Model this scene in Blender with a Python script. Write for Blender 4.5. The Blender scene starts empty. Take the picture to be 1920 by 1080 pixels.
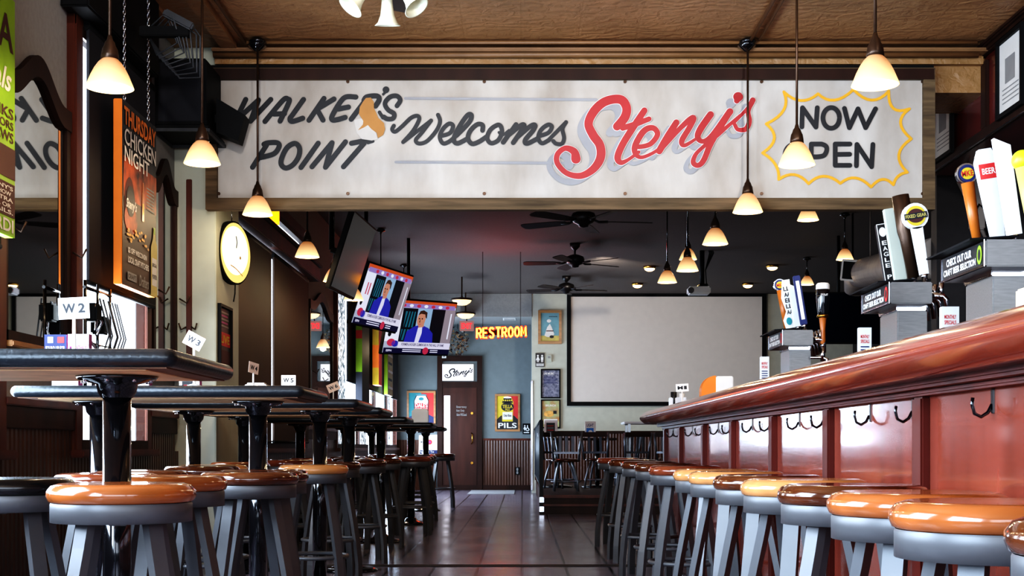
import bpy, bmesh, math, random
from mathutils import Vector, Matrix
random.seed(7)
PI = math.pi
C = bpy.context.scene.collection
F, VX, VY, H = 2500.0, 979.0, 838.0, 0.86      # lens in pixels, vanishing point, eye height


def at(px, py, Y):
    return Vector(((px - VX) * Y / F, Y, H + (VY - py) * Y / F))


def zz(py, Y): return H + (VY - py) * Y / F
def xx(px, Y): return (px - VX) * Y / F


# ------------------------------------------------------------------ materials
def lin(c):
    return tuple(((v / 255) / 12.92 if v / 255 <= .04045 else ((v / 255 + .055) / 1.055) ** 2.4) for v in c)


def M(name, col, rough=.5, metal=0., var=.15, scale=8., st=(1, 1, 1), bump=0., coat=0., emit=None, es=0., spec=.5, col2=None, detail=3.):
    m = bpy.data.materials.new(name); m.use_nodes = True
    nt = m.node_tree; n = nt.nodes; L = nt.links; b = n['Principled BSDF']
    c = lin(col)
    b.inputs['Roughness'].default_value = rough; b.inputs['Metallic'].default_value = metal
    b.inputs['Specular IOR Level'].default_value = spec
    b.inputs['Coat Weight'].default_value = coat; b.inputs['Coat Roughness'].default_value = .06
    tc = n.new('ShaderNodeTexCoord'); mp = n.new('ShaderNodeMapping'); no = n.new('ShaderNodeTexNoise')
    mp.inputs['Scale'].default_value = st; no.inputs['Scale'].default_value = scale; no.inputs['Detail'].default_value = detail
    L.new(tc.outputs['Object'], mp.inputs['Vector']); L.new(mp.outputs['Vector'], no.inputs['Vector'])
    r = n.new('ShaderNodeValToRGB')
    r.color_ramp.elements[0].position = .3; r.color_ramp.elements[1].position = .7
    lo = lin(col2) if col2 else tuple(x * (1 - var) for x in c)
    hi = c if col2 else tuple(min(1, x * (1 + var)) for x in c)
    r.color_ramp.elements[0].color = (*lo, 1); r.color_ramp.elements[1].color = (*hi, 1)
    L.new(no.outputs['Fac'], r.inputs['Fac']); L.new(r.outputs['Color'], b.inputs['Base Color'])
    if bump:
        bp = n.new('ShaderNodeBump'); bp.inputs['Strength'].default_value = bump; bp.inputs['Distance'].default_value = .01
        L.new(no.outputs['Fac'], bp.inputs['Height']); L.new(bp.outputs['Normal'], b.inputs['Normal'])
    if emit:
        b.inputs['Emission Color'].default_value = (*lin(emit), 1); b.inputs['Emission Strength'].default_value = es
    return m


def EM(name, col, es=1.0):
    return M(name, tuple(int(v * .3) for v in col), .5, emit=col, es=es, var=.02)


def glass(name, tint=(1, 1, 1), gl=.08):
    m = bpy.data.materials.new(name); m.use_nodes = True
    nt = m.node_tree; nt.nodes.clear(); n = nt.nodes
    o = n.new('ShaderNodeOutputMaterial'); mx = n.new('ShaderNodeMixShader')
    t = n.new('ShaderNodeBsdfTransparent'); g = n.new('ShaderNodeBsdfGlossy')
    t.inputs['Color'].default_value = (*tint, 1); g.inputs['Roughness'].default_value = .02
    mx.inputs['Fac'].default_value = gl
    nt.links.new(t.outputs[0], mx.inputs[1]); nt.links.new(g.outputs[0], mx.inputs[2]); nt.links.new(mx.outputs[0], o.inputs['Surface'])
    return m


def shade_mat(name, lo, hi, e_lo, e_hi, h):
    """lamp glass lit from inside: glow strongest near the open rim"""
    m = M(name, (205, 168, 124), .35, var=.03)
    nt = m.node_tree; n = nt.nodes; b = n['Principled BSDF']
    tc = n.new('ShaderNodeTexCoord'); sp = n.new('ShaderNodeSeparateXYZ'); mr = n.new('ShaderNodeMapRange')
    mr.inputs['From Min'].default_value = 0; mr.inputs['From Max'].default_value = h
    cr = n.new('ShaderNodeValToRGB')
    cr.color_ramp.elements[0].color = (*lin(lo), 1); cr.color_ramp.elements[1].color = (*lin(hi), 1)
    m2 = n.new('ShaderNodeMapRange'); m2.inputs['From Max'].default_value = h
    m2.inputs['To Min'].default_value = e_lo; m2.inputs['To Max'].default_value = e_hi
    nt.links.new(tc.outputs['Object'], sp.inputs[0]); nt.links.new(sp.outputs['Z'], mr.inputs['Value']); nt.links.new(sp.outputs['Z'], m2.inputs['Value'])
    nt.links.new(mr.outputs[0], cr.inputs['Fac']); nt.links.new(cr.outputs['Color'], b.inputs['Emission Color'])
    nt.links.new(m2.outputs[0], b.inputs['Emission Strength'])
    return m


def tile_mat():
    m = M('floor_tiles', (84, 74, 80), .2, var=.25, scale=3.0, bump=.04)
    nt = m.node_tree; n = nt.nodes; b = n['Principled BSDF']
    tc = n.new('ShaderNodeTexCoord'); br = n.new('ShaderNodeTexBrick')
    br.offset = 0; br.squash = 1
    br.inputs['Scale'].default_value = 1; br.inputs['Brick Width'].default_value = .311; br.inputs['Row Height'].default_value = .311
    br.inputs['Mortar Size'].default_value = .011
    br.inputs['Color1'].default_value = (*lin((130, 120, 130)), 1); br.inputs['Color2'].default_value = (*lin((112, 103, 114)), 1)
    br.inputs['Mortar'].default_value = (*lin((24, 21, 23)), 1)
    mx = n.new('ShaderNodeMix'); mx.data_type = 'RGBA'; mx.blend_type = 'MULTIPLY'; mx.inputs['Factor'].default_value = .5
    no = n.new('ShaderNodeTexNoise'); no.inputs['Scale'].default_value = 1.6; no.inputs['Detail'].default_value = 5
    nt.links.new(tc.outputs['Object'], br.inputs['Vector']); nt.links.new(tc.outputs['Object'], no.inputs['Vector'])
    nt.links.new(br.outputs['Color'], mx.inputs['A']); nt.links.new(no.outputs['Color'], mx.inputs['B'])
    nt.links.new(br.outputs['Color'], b.inputs['Base Color'])
    bp = n.new('ShaderNodeBump'); bp.inputs['Strength'].default_value = .5; bp.inputs['Distance'].default_value = .004; bp.invert = True
    nt.links.new(br.outputs['Fac'], bp.inputs['Height']); nt.links.new(bp.outputs['Normal'], b.inputs['Normal'])
    rr = n.new('ShaderNodeMapRange'); rr.inputs['To Min'].default_value = .12; rr.inputs['To Max'].default_value = .32
    nt.links.new(no.outputs['Fac'], rr.inputs['Value']); nt.links.new(rr.outputs[0], b.inputs['Roughness'])
    return m


def tin_mat(name, col):
    """pressed tin: swirling relief plus sheet seams"""
    m = M(name, col, .45, var=.18, scale=2.0)
    nt = m.node_tree; n = nt.nodes; b = n['Principled BSDF']
    tc = n.new('ShaderNodeTexCoord')
    no = n.new('ShaderNodeTexNoise'); no.inputs['Scale'].default_value = 13; no.inputs['Detail'].default_value = 3; no.inputs['Distortion'].default_value = 1.2
    wv = n.new('ShaderNodeTexWave'); wv.inputs['Scale'].default_value = 2.2; wv.inputs['Distortion'].default_value = 22; wv.inputs['Detail'].default_value = 2; wv.inputs['Detail Scale'].default_value = 1.0; wv.wave_type = 'RINGS'
    br = n.new('ShaderNodeTexBrick'); br.offset = 0; br.inputs['Scale'].default_value = 1
    br.inputs['Brick Width'].default_value = .4; br.inputs['Row Height'].default_value = .8; br.inputs['Mortar Size'].default_value = .008
    for t in (no, wv, br): nt.links.new(tc.outputs['Object'], t.inputs['Vector'])
    ad = n.new('ShaderNodeMath'); ad.operation = 'MULTIPLY_ADD'; ad.inputs[1].default_value = .22
    nt.links.new(wv.outputs['Fac'], ad.inputs[0]); nt.links.new(no.outputs['Fac'], ad.inputs[2])
    sb = n.new('ShaderNodeMath'); sb.operation = 'SUBTRACT'
    nt.links.new(ad.outputs[0], sb.inputs[0]); nt.links.new(br.outputs['Fac'], sb.inputs[1])
    bp = n.new('ShaderNodeBump'); bp.inputs['Strength'].default_value = .6; bp.inputs['Distance'].default_value = .02
    nt.links.new(sb.outputs[0], bp.inputs['Height']); nt.links.new(bp.outputs['Normal'], b.inputs['Normal'])
    return m


def bead_mat(name, col):
    m = M(name, col, .35, var=.3, scale=10, st=(1, 1, .1))
    nt = m.node_tree; n = nt.nodes; b = n['Principled BSDF']
    tc = n.new('ShaderNodeTexCoord'); sp = n.new('ShaderNodeSeparateXYZ'); ad = n.new('ShaderNodeMath'); ad.operation = 'ADD'
    nt.links.new(tc.outputs['Object'], sp.inputs[0]); nt.links.new(sp.outputs['X'], ad.inputs[0]); nt.links.new(sp.outputs['Y'], ad.inputs[1])
    mu = n.new('ShaderNodeMath'); mu.operation = 'MULTIPLY'; mu.inputs[1].default_value = 2 * PI / .055
    sn = n.new('ShaderNodeMath'); sn.operation = 'SINE'
    nt.links.new(ad.outputs[0], mu.inputs[0]); nt.links.new(mu.outputs[0], sn.inputs[0])
    bp = n.new('ShaderNodeBump'); bp.inputs['Strength'].default_value = .6; bp.inputs['Distance'].default_value = .008
    nt.links.new(sn.outputs[0], bp.inputs['Height']); nt.links.new(bp.outputs['Normal'], b.inputs['Normal'])
    return m


MT = dict(
    tile=tile_mat(), tin=tin_mat('tin_ceiling', (172, 130, 92)), tin2=tin_mat('tin_beam', (160, 122, 80)),
    tinpaint=M('painted_conduit', (132, 98, 66), .45, var=.12), ceil=M('dark_ceiling', (96, 86, 80), .8, var=.08, scale=40, bump=.15),
    plaster=M('grey_plaster', (150, 150, 148), .8, var=.06, scale=30, bump=.1), cream=M('cream_paint', (190, 193, 178), .6, var=.04),
    doorw=M('door_wood', (66, 36, 26), .4, var=.3, scale=6, st=(1, 1, .15), spec=.3), backwall=M('blue_grey_paint', (118, 126, 127), .75, var=.05), screenwall=M('sage_paint', (196, 196, 182), .75, var=.05),
    dark=M('dark_wall', (42, 38, 38), .7, var=.2), wood=M('brown_trim', (86, 40, 24), .4, var=.35, scale=6, st=(1, 1, .15), spec=.35),
    dwood=M('dark_trim', (50, 28, 20), .5, spec=.25, var=.3, scale=6, st=(1, 1, .15)), bead=bead_mat('beadboard', (78, 50, 34)), beadback=bead_mat('beadboard_back', (80, 48, 32)),
    weathered=M('weathered_plank', (98, 80, 58), .8, var=.45, scale=5, st=(.5, 4, 6), bump=.3),
    board=M('sign_paint', (206, 201, 194), .55, var=.1, scale=2.6, st=(1.3, 1, .6), col2=(166, 156, 145), detail=10.),
    ink=M('black_paint', (20, 22, 28), .5, var=.1), red=M('red_paint', (176, 34, 38), .5, var=.1, scale=5), greypaint=M('grey_paint', (158, 158, 162), .6, var=.05),
    yellow=M('mustard_paint', (232, 172, 40), .55, var=.08), patch=M('bare_board', (190, 140, 84), .8, var=.1), white=M('white_paint', (236, 236, 234), .5, var=.03),
    mahog=M('mahogany_panel', (124, 58, 44), .16, var=.22, scale=5, st=(1, 2.5, .22), coat=.5), mahog2=M('mahogany_rim', (132, 60, 44), .17, var=.13, scale=5, st=(2, .3, 2), coat=.6),
    mahogd=M('mahogany_dark', (84, 30, 20), .45, spec=.3, var=.35, scale=5, st=(1, 1, .2)), canopyw=M('canopy_wood', (98, 36, 30), .25, var=.4, scale=3, st=(1, .3, 1), coat=.3),
    seat=M('tan_oak', (160, 90, 46), .18, var=.2, scale=7, st=(.25, 2, 1), coat=.6), seat2=M('pale_oak', (196, 136, 84), .18, var=.14, scale=7, st=(.25, 2, 1), coat=.6),
    seat3=M('walnut', (86, 44, 22), .15, var=.3, scale=7, st=(.25, 2, 1), coat=.7), seat4=M('reddish_oak', (128, 64, 40), .16, var=.25, scale=7, st=(.25, 2, 1), coat=.7),
    seatb=M('black_vinyl', (22, 20, 20), .25, var=.2, coat=.3), steel=M('grey_powdercoat', (92, 91, 92), .42, .3, var=.06), steeld=M('dark_powdercoat', (70, 70, 76), .4, .4, var=.06),
    black=M('black_plastic', (16, 16, 18), .6, spec=.2, var=.2), blackm=M('black_metal', (20, 20, 24), .12, .3, var=.1, coat=1.0), rail=M('black_railing', (20, 22, 28), .5, spec=.3, var=.1), edge=M('black_rubber_edge', (26, 30, 34), .3, var=.15, scale=60, bump=.15),
    under=M('table_underside', (238, 196, 146), .7, var=.15), underd=M('table_underside_rim', (120, 84, 60), .7, var=.2),
    shadeb=M('navy_shade', (30, 31, 40), .75, var=.1), shadebr=M('brown_shade', (54, 40, 32), .7, var=.08, scale=3), chrome=M('chrome', (200, 200, 205), .12, 1., var=.03),
    chairsteel=M('chair_metal', (120, 124, 134), .32, .6, var=.06), stainless=M('brushed_steel', (132, 130, 128), .4, .8, var=.1, scale=20, st=(1, 8, 8)), bronze=M('bronze', (78, 58, 44), .35, .6, var=.15), brass=M('brass', (200, 150, 70), .25, 1., var=.1),
    mirror=M('mirror_glass', (215, 218, 215), .015, 1., var=.01), fanm=M('fan_black', (26, 22, 22), .4, .2, var=.2), fanblade=M('fan_blade', (44, 34, 32), .5, var=.2, scale=5),
    glass=glass('window_glass'), orange=M('orange_board', (236, 130, 34), .5, var=.06), green=M('lime_print', (140, 186, 38), .5, var=.12), maroon=M('maroon_print', (74, 34, 32), .6, var=.2, scale=4),
    brownp=M('brown_print', (58, 40, 34), .5, var=.35, scale=4), dprint=M('charcoal_print', (30, 28, 30), .45, var=.2), paper=M('paper', (232, 228, 222), .7, var=.03), greyt=M('grey_ink', (150, 148, 146), .6, var=.05),
    fire=M('flame_print', (190, 84, 40), .5, col2=(48, 22, 20), scale=9), goldp=M('gold_print', (222, 170, 90), .5, var=.3, scale=20), tealp=M('teal_print', (30, 140, 150), .5, var=.1), redp=M('red_print', (206, 48, 46), .5, var=.1),
    yelp=M('yellow_print', (214, 190, 50), .5, var=.1), navy=M('navy_print', (28, 40, 96), .5, var=.1), bluep=M('blue_print', (40, 120, 200), .5, var=.1), magp=M('magenta_print', (170, 60, 140), .5, var=.1),
    oakf=M('oak_frame', (170, 122, 76), .4, var=.25, scale=8, st=(.3, 1, 3)), skyp=M('sky_print', (110, 158, 170), .5, var=.1), sandp=M('sand_print', (196, 180, 100), .5, var=.2), mixp=M('mottled_print', (150, 150, 168), .5, col2=(70, 76, 100), scale=30),
    mixg=M('mottled_green_print', (176, 190, 140), .5, col2=(180, 120, 70), scale=9), scr=M('screen_cloth', (222, 214, 206), .85, var=.02), rug=M('grey_mat', (150, 148, 150), .95, var=.2, scale=60), lcd=M('lcd_dark', (14, 22, 38), .08, var=.1, spec=.03),
    amber=M('beer_print', (186, 104, 40), .35, var=.2), duct=M('grey_duct', (150, 140, 132), .6, .2, var=.1), plastic=M('white_plastic', (226, 224, 222), .4, var=.03), cable=M('grey_cable', (60, 62, 66), .5, var=.1), lime=M('lime_ball', (196, 214, 40), .4, var=.1),
    dried=M('dried_flower', (190, 170, 136), .8, col2=(60, 44, 36), scale=20), tan=M('tan_enamel', (222, 184, 150), .3, var=.05), cardp=M('card_pink', (234, 205, 185), .6, var=.04),
    daylight=EM('daylit_pane', (246, 244, 255), 3.2), lace=None, neonY=EM('neon_yellow', (255, 176, 60), 6.), haloR=EM('neon_halo_red', (255, 40, 20), 1.8), neonB=EM('neon_amber', (255, 150, 20), 3.),
    lit=EM('lit_white', (255, 246, 225), 1.3), litY=EM('lit_yellow', (255, 224, 130), 1.0), exitR=EM('exit_red', (255, 50, 60), 1.6), exitW=EM('exit_panel', (226, 160, 156), .35),
    bulb=EM('bulb_glow', (255, 232, 180), 14.), disc=EM('flush_glow', (255, 214, 150), 5.), led=EM('led_line', (255, 250, 245), 1.0),
)
MT['shade'] = shade_mat('pendant_glass', (255, 232, 170), (232, 138, 74), 1.25, .3, .13)
MT['bell'] = M('bell_glass_faint_glow', (214, 212, 190), .3, var=.06, emit=(214, 212, 180), es=.12)  # unlit fan glass with a faint glow put into its material
MT['bowl'] = EM('bowl_glass', (255, 216, 150), 2.2)


def lace_mat():
    m = EM('frosted_leaf_pane', (240, 244, 255), 1.3)
    nt = m.node_tree; n = nt.nodes; b = n['Principled BSDF']
    tc = n.new('ShaderNodeTexCoord'); no = n.new('ShaderNodeTexNoise'); no.inputs['Scale'].default_value = 16; no.inputs['Detail'].default_value = 3
    r = n.new('ShaderNodeValToRGB'); r.color_ramp.elements[0].position = .46; r.color_ramp.elements[1].position = .56
    r.color_ramp.elements[0].color = (.04, .09, .12, 1); r.color_ramp.elements[1].color = (.9, .93, 1, 1)
    nt.links.new(tc.outputs['Object'], no.inputs['Vector']); nt.links.new(no.outputs['Fac'], r.inputs['Fac']); nt.links.new(r.outputs['Color'], b.inputs['Emission Color'])
    return m


MT['lace'] = lace_mat()

# ------------------------------------------------------------------ mesh helpers
class Frame:
    def __init__(s, o, r=(1, 0, 0), u=(0, 0, 1)):
        s.o = Vector(o); s.r = Vector(r).normalized(); s.u = Vector(u).normalized(); s.n = s.r.cross(s.u)

    def __call__(s, a, b, w=0.):
        return s.o + s.r * a + s.u * b + s.n * w


def tilted(center, yaw, tilt, roll=0.):
    n0 = Vector((math.sin(yaw), -math.cos(yaw), 0)); r = Vector((math.cos(yaw), math.sin(yaw), 0))
    u = Vector((0, 0, 1)) * math.cos(tilt) + n0 * math.sin(tilt)
    r2 = r * math.cos(roll) + u * math.sin(roll); u2 = u * math.cos(roll) - r * math.sin(roll)
    return Frame(center, r2, u2)


class MB:
    def __init__(s): s.v = []; s.f = []; s.m = []; s.sm = []; s.mats = []

    def mi(s, mat):
        if isinstance(mat, str): mat = MT[mat]
        if mat not in s.mats: s.mats.append(mat)
        return s.mats.index(mat)

    def add(s, vs, fs, mat, smooth=False):
        k = len(s.v); i = s.mi(mat)
        s.v += [tuple(p) for p in vs]
        for f in fs: s.f.append(tuple(k + j for j in f)); s.m.append(i); s.sm.append(smooth)
        return s

    def box(s, lo, hi, mat, b=0., fr=None, rot=None):
        lo = Vector(lo); hi = Vector(hi)
        bm = bmesh.new(); bmesh.ops.create_cube(bm, size=1)
        d = hi - lo; c = (lo + hi) / 2
        for v in bm.verts: v.co = Vector((v.co.x * d.x, v.co.y * d.y, v.co.z * d.z))
        if b: bmesh.ops.bevel(bm, geom=bm.edges[:], offset=min(b, min(abs(x) for x in d) * .45), segments=2, affect='EDGES')
        bm.verts.index_update()
        pts = [v.co.copy() for v in bm.verts]
        if rot: pts = [rot @ p for p in pts]
        pts = [p + c for p in pts]
        if fr: pts = [fr(p.x, p.y, p.z) for p in pts]
        s.add(pts, [[v.index for v in f.verts] for f in bm.faces], mat); bm.free()
        return s

    def tube(s, path, r, mat, seg=10, caps=True, closed=False, smooth=True, flat=None):
        path = [Vector(p) for p in path]; n = len(path)
        rs = r if isinstance(r, (list, tuple)) else [r] * n
        vs = []; fs = []; ref = None
        for i, p in enumerate(path):
            a = path[(i - 1) % n] if (closed or i) else p; b = path[(i + 1) % n] if (closed or i < n - 1) else p
            t = (b - a).normalized()
            if ref is None: ref = Vector((0, 0, 1)) if abs(t.z) < .9 else Vector((1, 0, 0))
            x = (ref - t * ref.dot(t)).normalized(); ref = x; y = t.cross(x)
            for k in range(seg):
                an = 2 * PI * (k + (.5 if seg == 4 else 0)) / seg
                vs.append(p + (x * math.cos(an) + y * math.sin(an)) * rs[i])
        m = n if closed else n - 1
        for i in range(m):
            for k in range(seg):
                a = i * seg + k; b = i * seg + (k + 1) % seg; c = ((i + 1) % n) * seg + (k + 1) % seg; d = ((i + 1) % n) * seg + k
                fs.append((a, b, c, d))
        s.add(vs, fs, mat, smooth and seg > 4)
        if caps and not closed:
            s.add(vs[:seg], [list(range(seg))[::-1]], mat); s.add(vs[-seg:], [list(range(seg))], mat)
        return s

    def cyl(s, p0, p1, r0, mat, r1=None, seg=20):
        return s.tube([p0, p1], [r0, r0 if r1 is None else r1], mat, seg)

    def lathe(s, prof, mat, o=(0, 0, 0), seg=28, smooth=True, axis=None):
        """prof: list of (r,z)"""
        o = Vector(o); vs = []; fs = []
        fr = axis or Frame((0, 0, 0), (1, 0, 0), (0, 1, 0))
        n = len(prof)
        for r, z in prof:
            for k in range(seg):
                an = 2 * PI * k / seg
                vs.append(o + fr(r * math.cos(an), r * math.sin(an), z))
        for i in range(n - 1):
            for k in range(seg):
                fs.append((i * seg + k, i * seg + (k + 1) % seg, (i + 1) * seg + (k + 1) % seg, (i + 1) * seg + k))
        return s.add(vs, fs, mat, smooth)

    def poly(s, fr, pts, mat, w=0.):
        return s.add([fr(a, b, w) for a, b in pts], [list(range(len(pts)))], mat)

    def rect(s, fr, a0, b0, a1, b1, mat, w=0.):
        return s.poly(fr, [(a0, b0), (a1, b0), (a1, b1), (a0, b1)], mat, w)

    def ell(s, fr, a, b, ra, rb, mat, w=0., n=28, t0=0, t1=2 * PI):
        return s.poly(fr, [(a + ra * math.cos(t0 + (t1 - t0) * k / n), b + rb * math.sin(t0 + (t1 - t0) * k / n)) for k in range(n)], mat, w)

    def prism(s, fr, pts, w0, w1, mat):
        n = len(pts)
        vs = [fr(a, b, w0) for a, b in pts] + [fr(a, b, w1) for a, b in pts]
        fs = [list(range(n))[::-1], list(range(n, 2 * n))] + [(i, (i + 1) % n, n + (i + 1) % n, n + i) for i in range(n)]
        return s.add(vs, fs, mat)

    def ring(s, fr, a0, b0, a1, b1, t, w0, w1, mat):
        """rectangular picture-frame border of width t"""
        for q in ((a0, b0, a1, b0 + t), (a0, b1 - t, a1, b1), (a0, b0 + t, a0 + t, b1 - t), (a1 - t, b0 + t, a1, b1 - t)):
            s.prism(fr, [(q[0], q[1]), (q[2], q[1]), (q[2], q[3]), (q[0], q[3])], w0, w1, mat)
        return s

    def stroke(s, fr, pts, mat, w=0., width=None, curve=True, closed=False, sub=6):
        """painted brush stroke with round ends; pts (a,b[,width])"""
        P = [(p[0], p[1], p[2] if len(p) > 2 else width) for p in pts]
        if curve and len(P) > 2:
            Q = []; n = len(P)
            rng = range(n) if closed else range(n - 1)
            for i in rng:
                p0 = P[(i - 1) % n] if (closed or i) else P[i]; p1 = P[i]; p2 = P[(i + 1) % n]; p3 = P[(i + 2) % n] if (closed or i < n - 2) else P[(i + 1) % n]
                for k in range(sub):
                    t = k / sub
                    Q.append(tuple(.5 * (2 * b + (c - a) * t + (2 * a - 5 * b + 4 * c - d) * t * t + (3 * b - a - 3 * c + d) * t ** 3) for a, b, c, d in zip(p0, p1, p2, p3)))
            Q.append(P[0] if closed else P[-1]); P = Q
        s.lay = getattr(s, 'lay', 0) + 1
        w += (s.lay % 40) * 4e-5
        if curve and len(P) > 2:            # one continuous strip with half-round ends, rising slightly so that loops never coincide
            m = len(P); up = 6e-5 * 40 / m; nr = []
            for i in range(m):
                if closed: a, b = P[(i - 1) % (m - 1)], P[(i + 1) % (m - 1)]
                else: a, b = P[max(0, i - 1)], P[min(m - 1, i + 1)]
                d = Vector((b[0] - a[0], b[1] - a[1]))
                nr.append(Vector((-d.y, d.x)).normalized() if d.length > 1e-9 else (nr[-1] if nr else Vector((0, 1))))
            vs = []
            for i, p in enumerate(P):
                for sg in (-1, 1): vs.append(fr(p[0] + sg * nr[i].x * p[2] / 2, p[1] + sg * nr[i].y * p[2] / 2, w + i * up))
            s.add(vs, [(2 * i, 2 * i + 2, 2 * i + 3, 2 * i + 1) for i in range(m - 1)], mat)
            if not closed:
                for i, sg in ((0, 1), (m - 1, -1)):
                    a0 = math.atan2(nr[i].y, nr[i].x)
                    s.poly(fr, [(P[i][0] + P[i][2] / 2 * math.cos(a0 + sg * PI * k / 8), P[i][1] + P[i][2] / 2 * math.sin(a0 + sg * PI * k / 8)) for k in range(9)], mat, w + i * up)
        else:
            for i in range(len(P) - 1):
                a, b = P[i], P[i + 1]
                d = Vector((b[0] - a[0], b[1] - a[1]))
                if d.length < 1e-7: d = Vector((1, 0))
                a0 = math.atan2(d.y, d.x) + PI / 2
                s.poly(fr, [(a[0] + a[2] / 2 * math.cos(a0 + PI * k / 8), a[1] + a[2] / 2 * math.sin(a0 + PI * k / 8)) for k in range(9)] +
                       [(b[0] + b[2] / 2 * math.cos(a0 + PI + PI * k / 8), b[1] + b[2] / 2 * math.sin(a0 + PI + PI * k / 8)) for k in range(9)], mat, w + i * 5e-5)
        return s

    def text(s, fr, string, a0, b0, a1, b1, mat, w=0., bold=0.02, shear=0.):
        """lettering stretched to fill the given box"""
        cu = bpy.data.curves.new('t', 'FONT'); cu.body = string; cu.offset = bold; cu.shear = shear; cu.resolution_u = 3
        ob = bpy.data.objects.new('t', cu)
        me = bpy.data.meshes.new_from_object(ob)
        vs = [v.co.copy() for v in me.vertices]; fs = [list(p.vertices) for p in me.polygons]
        bpy.data.objects.remove(ob); bpy.data.meshes.remove(me); bpy.data.curves.remove(cu)
        if not vs: return s
        x0 = min(v.x for v in vs); x1 = max(v.x for v in vs); y0 = min(v.y for v in vs); y1 = max(v.y for v in vs)
        sx = (a1 - a0) / (x1 - x0); sy = (b1 - b0) / (y1 - y0)
        return s.add([fr(a0 + (v.x - x0) * sx, b0 + (v.y - y0) * sy, w) for v in vs], fs, mat)

    def build(s, name, parent=None, kind=None):
        me = bpy.data.meshes.new(name); me.from_pydata(s.v, [], s.f)
        for m in s.mats: me.materials.append(m)
        me.polygons.foreach_set('material_index', s.m); me.polygons.foreach_set('use_smooth', s.sm)
        me.update()
        bm = bmesh.new(); bm.from_mesh(me); bmesh.ops.remove_doubles(bm, verts=bm.verts, dist=1e-6)
        bm.to_mesh(me); bm.free()
        o = bpy.data.objects.new(name, me); C.objects.link(o)
        if parent: o.parent = parent
        if kind: o['kind'] = kind
        return o


def thing(name, label, cat, loc=(0, 0, 0), rz=0., group=None):
    o = bpy.data.objects.new(name, None); C.objects.link(o); o.empty_display_size = .1
    o.location = loc; o.rotation_euler = (0, 0, rz)
    return tag(o, label, cat, group)


def tag(o, label, cat, group=None):
    o['label'] = label; o['category'] = cat
    if group: o['group'] = group
    return o


def dup(root, loc, rz=0., label=None, group=None):
    r = root.copy(); C.objects.link(r); r.location = loc; r.rotation_euler = (0, 0, rz)
    if label: r['label'] = label
    if group: r['group'] = group
    for ch in list(root.children):
        c = ch.copy(); C.objects.link(c); c.parent = r
        for g in ch.children:
            d = g.copy(); C.objects.link(d); d.parent = c
    return r


XW = -2.5      # left wall plane
ZC = 3.73      # ceiling
YS = 9.5       # hanging sign plane
YB = 26.6      # far left wall
YP = 25.0      # wall with the projection screen
XR = 6.2
OUT = 'structure'

# ------------------------------------------------------------------ the room shell
MB().box((XW - .3, -3, -.1), (XR + .1, YB + .2, 0), 'tile').build('floor', kind=OUT)
MB().box((XW, 9.56, 0), (1.12, 9.72, .004), 'dark').build('trim_1', kind=OUT)
MB().box((XW - .3, -3, ZC), (XR, 9.8, ZC + .1), 'tin').build('ceiling_front', kind=OUT)
c = MB().box((XW - .3, 9.8, ZC), (XR, YB + .2, ZC + .1), 'ceil')
c.build('ceiling_back', kind=OUT)
MB().box((XW, YP, 3.3), (.18, YB, 3.5), 'plaster').box((XW, YP - .02, 3.3), (.18, YP + .02, ZC), 'plaster').build('ceiling_soffit', kind=OUT)
WIN = [(-2.0, 1.2), (2.6, 6.24), (7.42, 8.72), (11.3, 15.1), (17.75, 26.0)]     # openings in the left wall
wl = MB().box((XW - .03, -3, 0), (XW, YB, .84), 'plaster').box((XW - .03, -3, 3.2), (XW, YB, ZC), 'plaster')
y = -3
for a, b in WIN: wl.box((XW - .03, y, .84), (XW, a, 3.2), 'plaster'); y = b
wl.box((XW - .03, y, .84), (XW, YB, 3.2), 'plaster')
wl.build('wall_left', kind=OUT)
MB().box((XW, YB, 0), (.2, YB + .2, ZC), 'backwall').build('wall_back_left', kind=OUT)
MB().box((.18, YP, 0), (XR, YP + .2, ZC), 'screenwall').box((.18, YP + .2, 0), (.22, YB + .1, ZC), 'backwall').build('wall_back_right', kind=OUT)
MB().box((XR, -3, 0), (XR + .2, YP, ZC), 'dark').build('wall_right', kind=OUT)
# front wall behind the camera: a shopfront with big openings
MB().box((XW, -3.2, 0), (XR, -3, .7), 'dark').box((XW, -3.2, 3.1), (XR, -3, ZC), 'dark').box((XW, -3.2, .7), (XW + .3, -3, 3.1), 'dark') \
    .box((XR - 1.6, -3.2, .7), (XR, -3, 3.1), 'dark').box((1.6, -3.2, .7), (1.8, -3, 3.1), 'dark').build('wall_front', kind=OUT)
# divider between the two rooms: pilaster on the left, tin-clad header across
MB().box((XW, 9.58, 0), (-2.2, 10.35, ZC), 'cream', .006).build('wall_pilaster', kind=OUT)
MB().box((-2.2, 9.6, 3.41), (3.33, 10.2, ZC), 'tin2').build('wall_header', kind=OUT)
# crown moulding and painted conduit along the header
cm = MB().box((-2.2, 9.42, 3.66), (3.3, 9.62, 3.685), 'tinpaint', .008).tube([(-2.2, 9.5, 3.655), (3.25, 9.5, 3.655)], .022, 'tinpaint')
cm.box((-2.2, 9.54, 3.6), (3.3, 9.62, 3.66), 'tin2')
cm.build('trim_2', kind=OUT)
cd = MB().tube([(-1.95, 9.38, 3.705), (3.2, 9.38, 3.705)], .013, 'tinpaint', 8)
cd.tube([(-1.95, 9.38, 3.705), (-1.95, -2.5, 3.705)], .013, 'tinpaint', 8).tube([(1.6, 9.38, 3.705), (1.6, -2.5, 3.705)], .013, 'tinpaint', 8)
cd.tube([(1.66, 9.3, 3.705), (1.66, -2.5, 3.705)], .01, 'tinpaint', 8)
cd.build('trim_3', kind=OUT)
MB().box((-2.13, -2.8, 3.68), (-2.02, 9.45, ZC), 'tin').box((-2.4, -2.8, 3.705), (-2.36, 9.4, ZC), 'tin').build('trim_4', kind=OUT)
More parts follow.
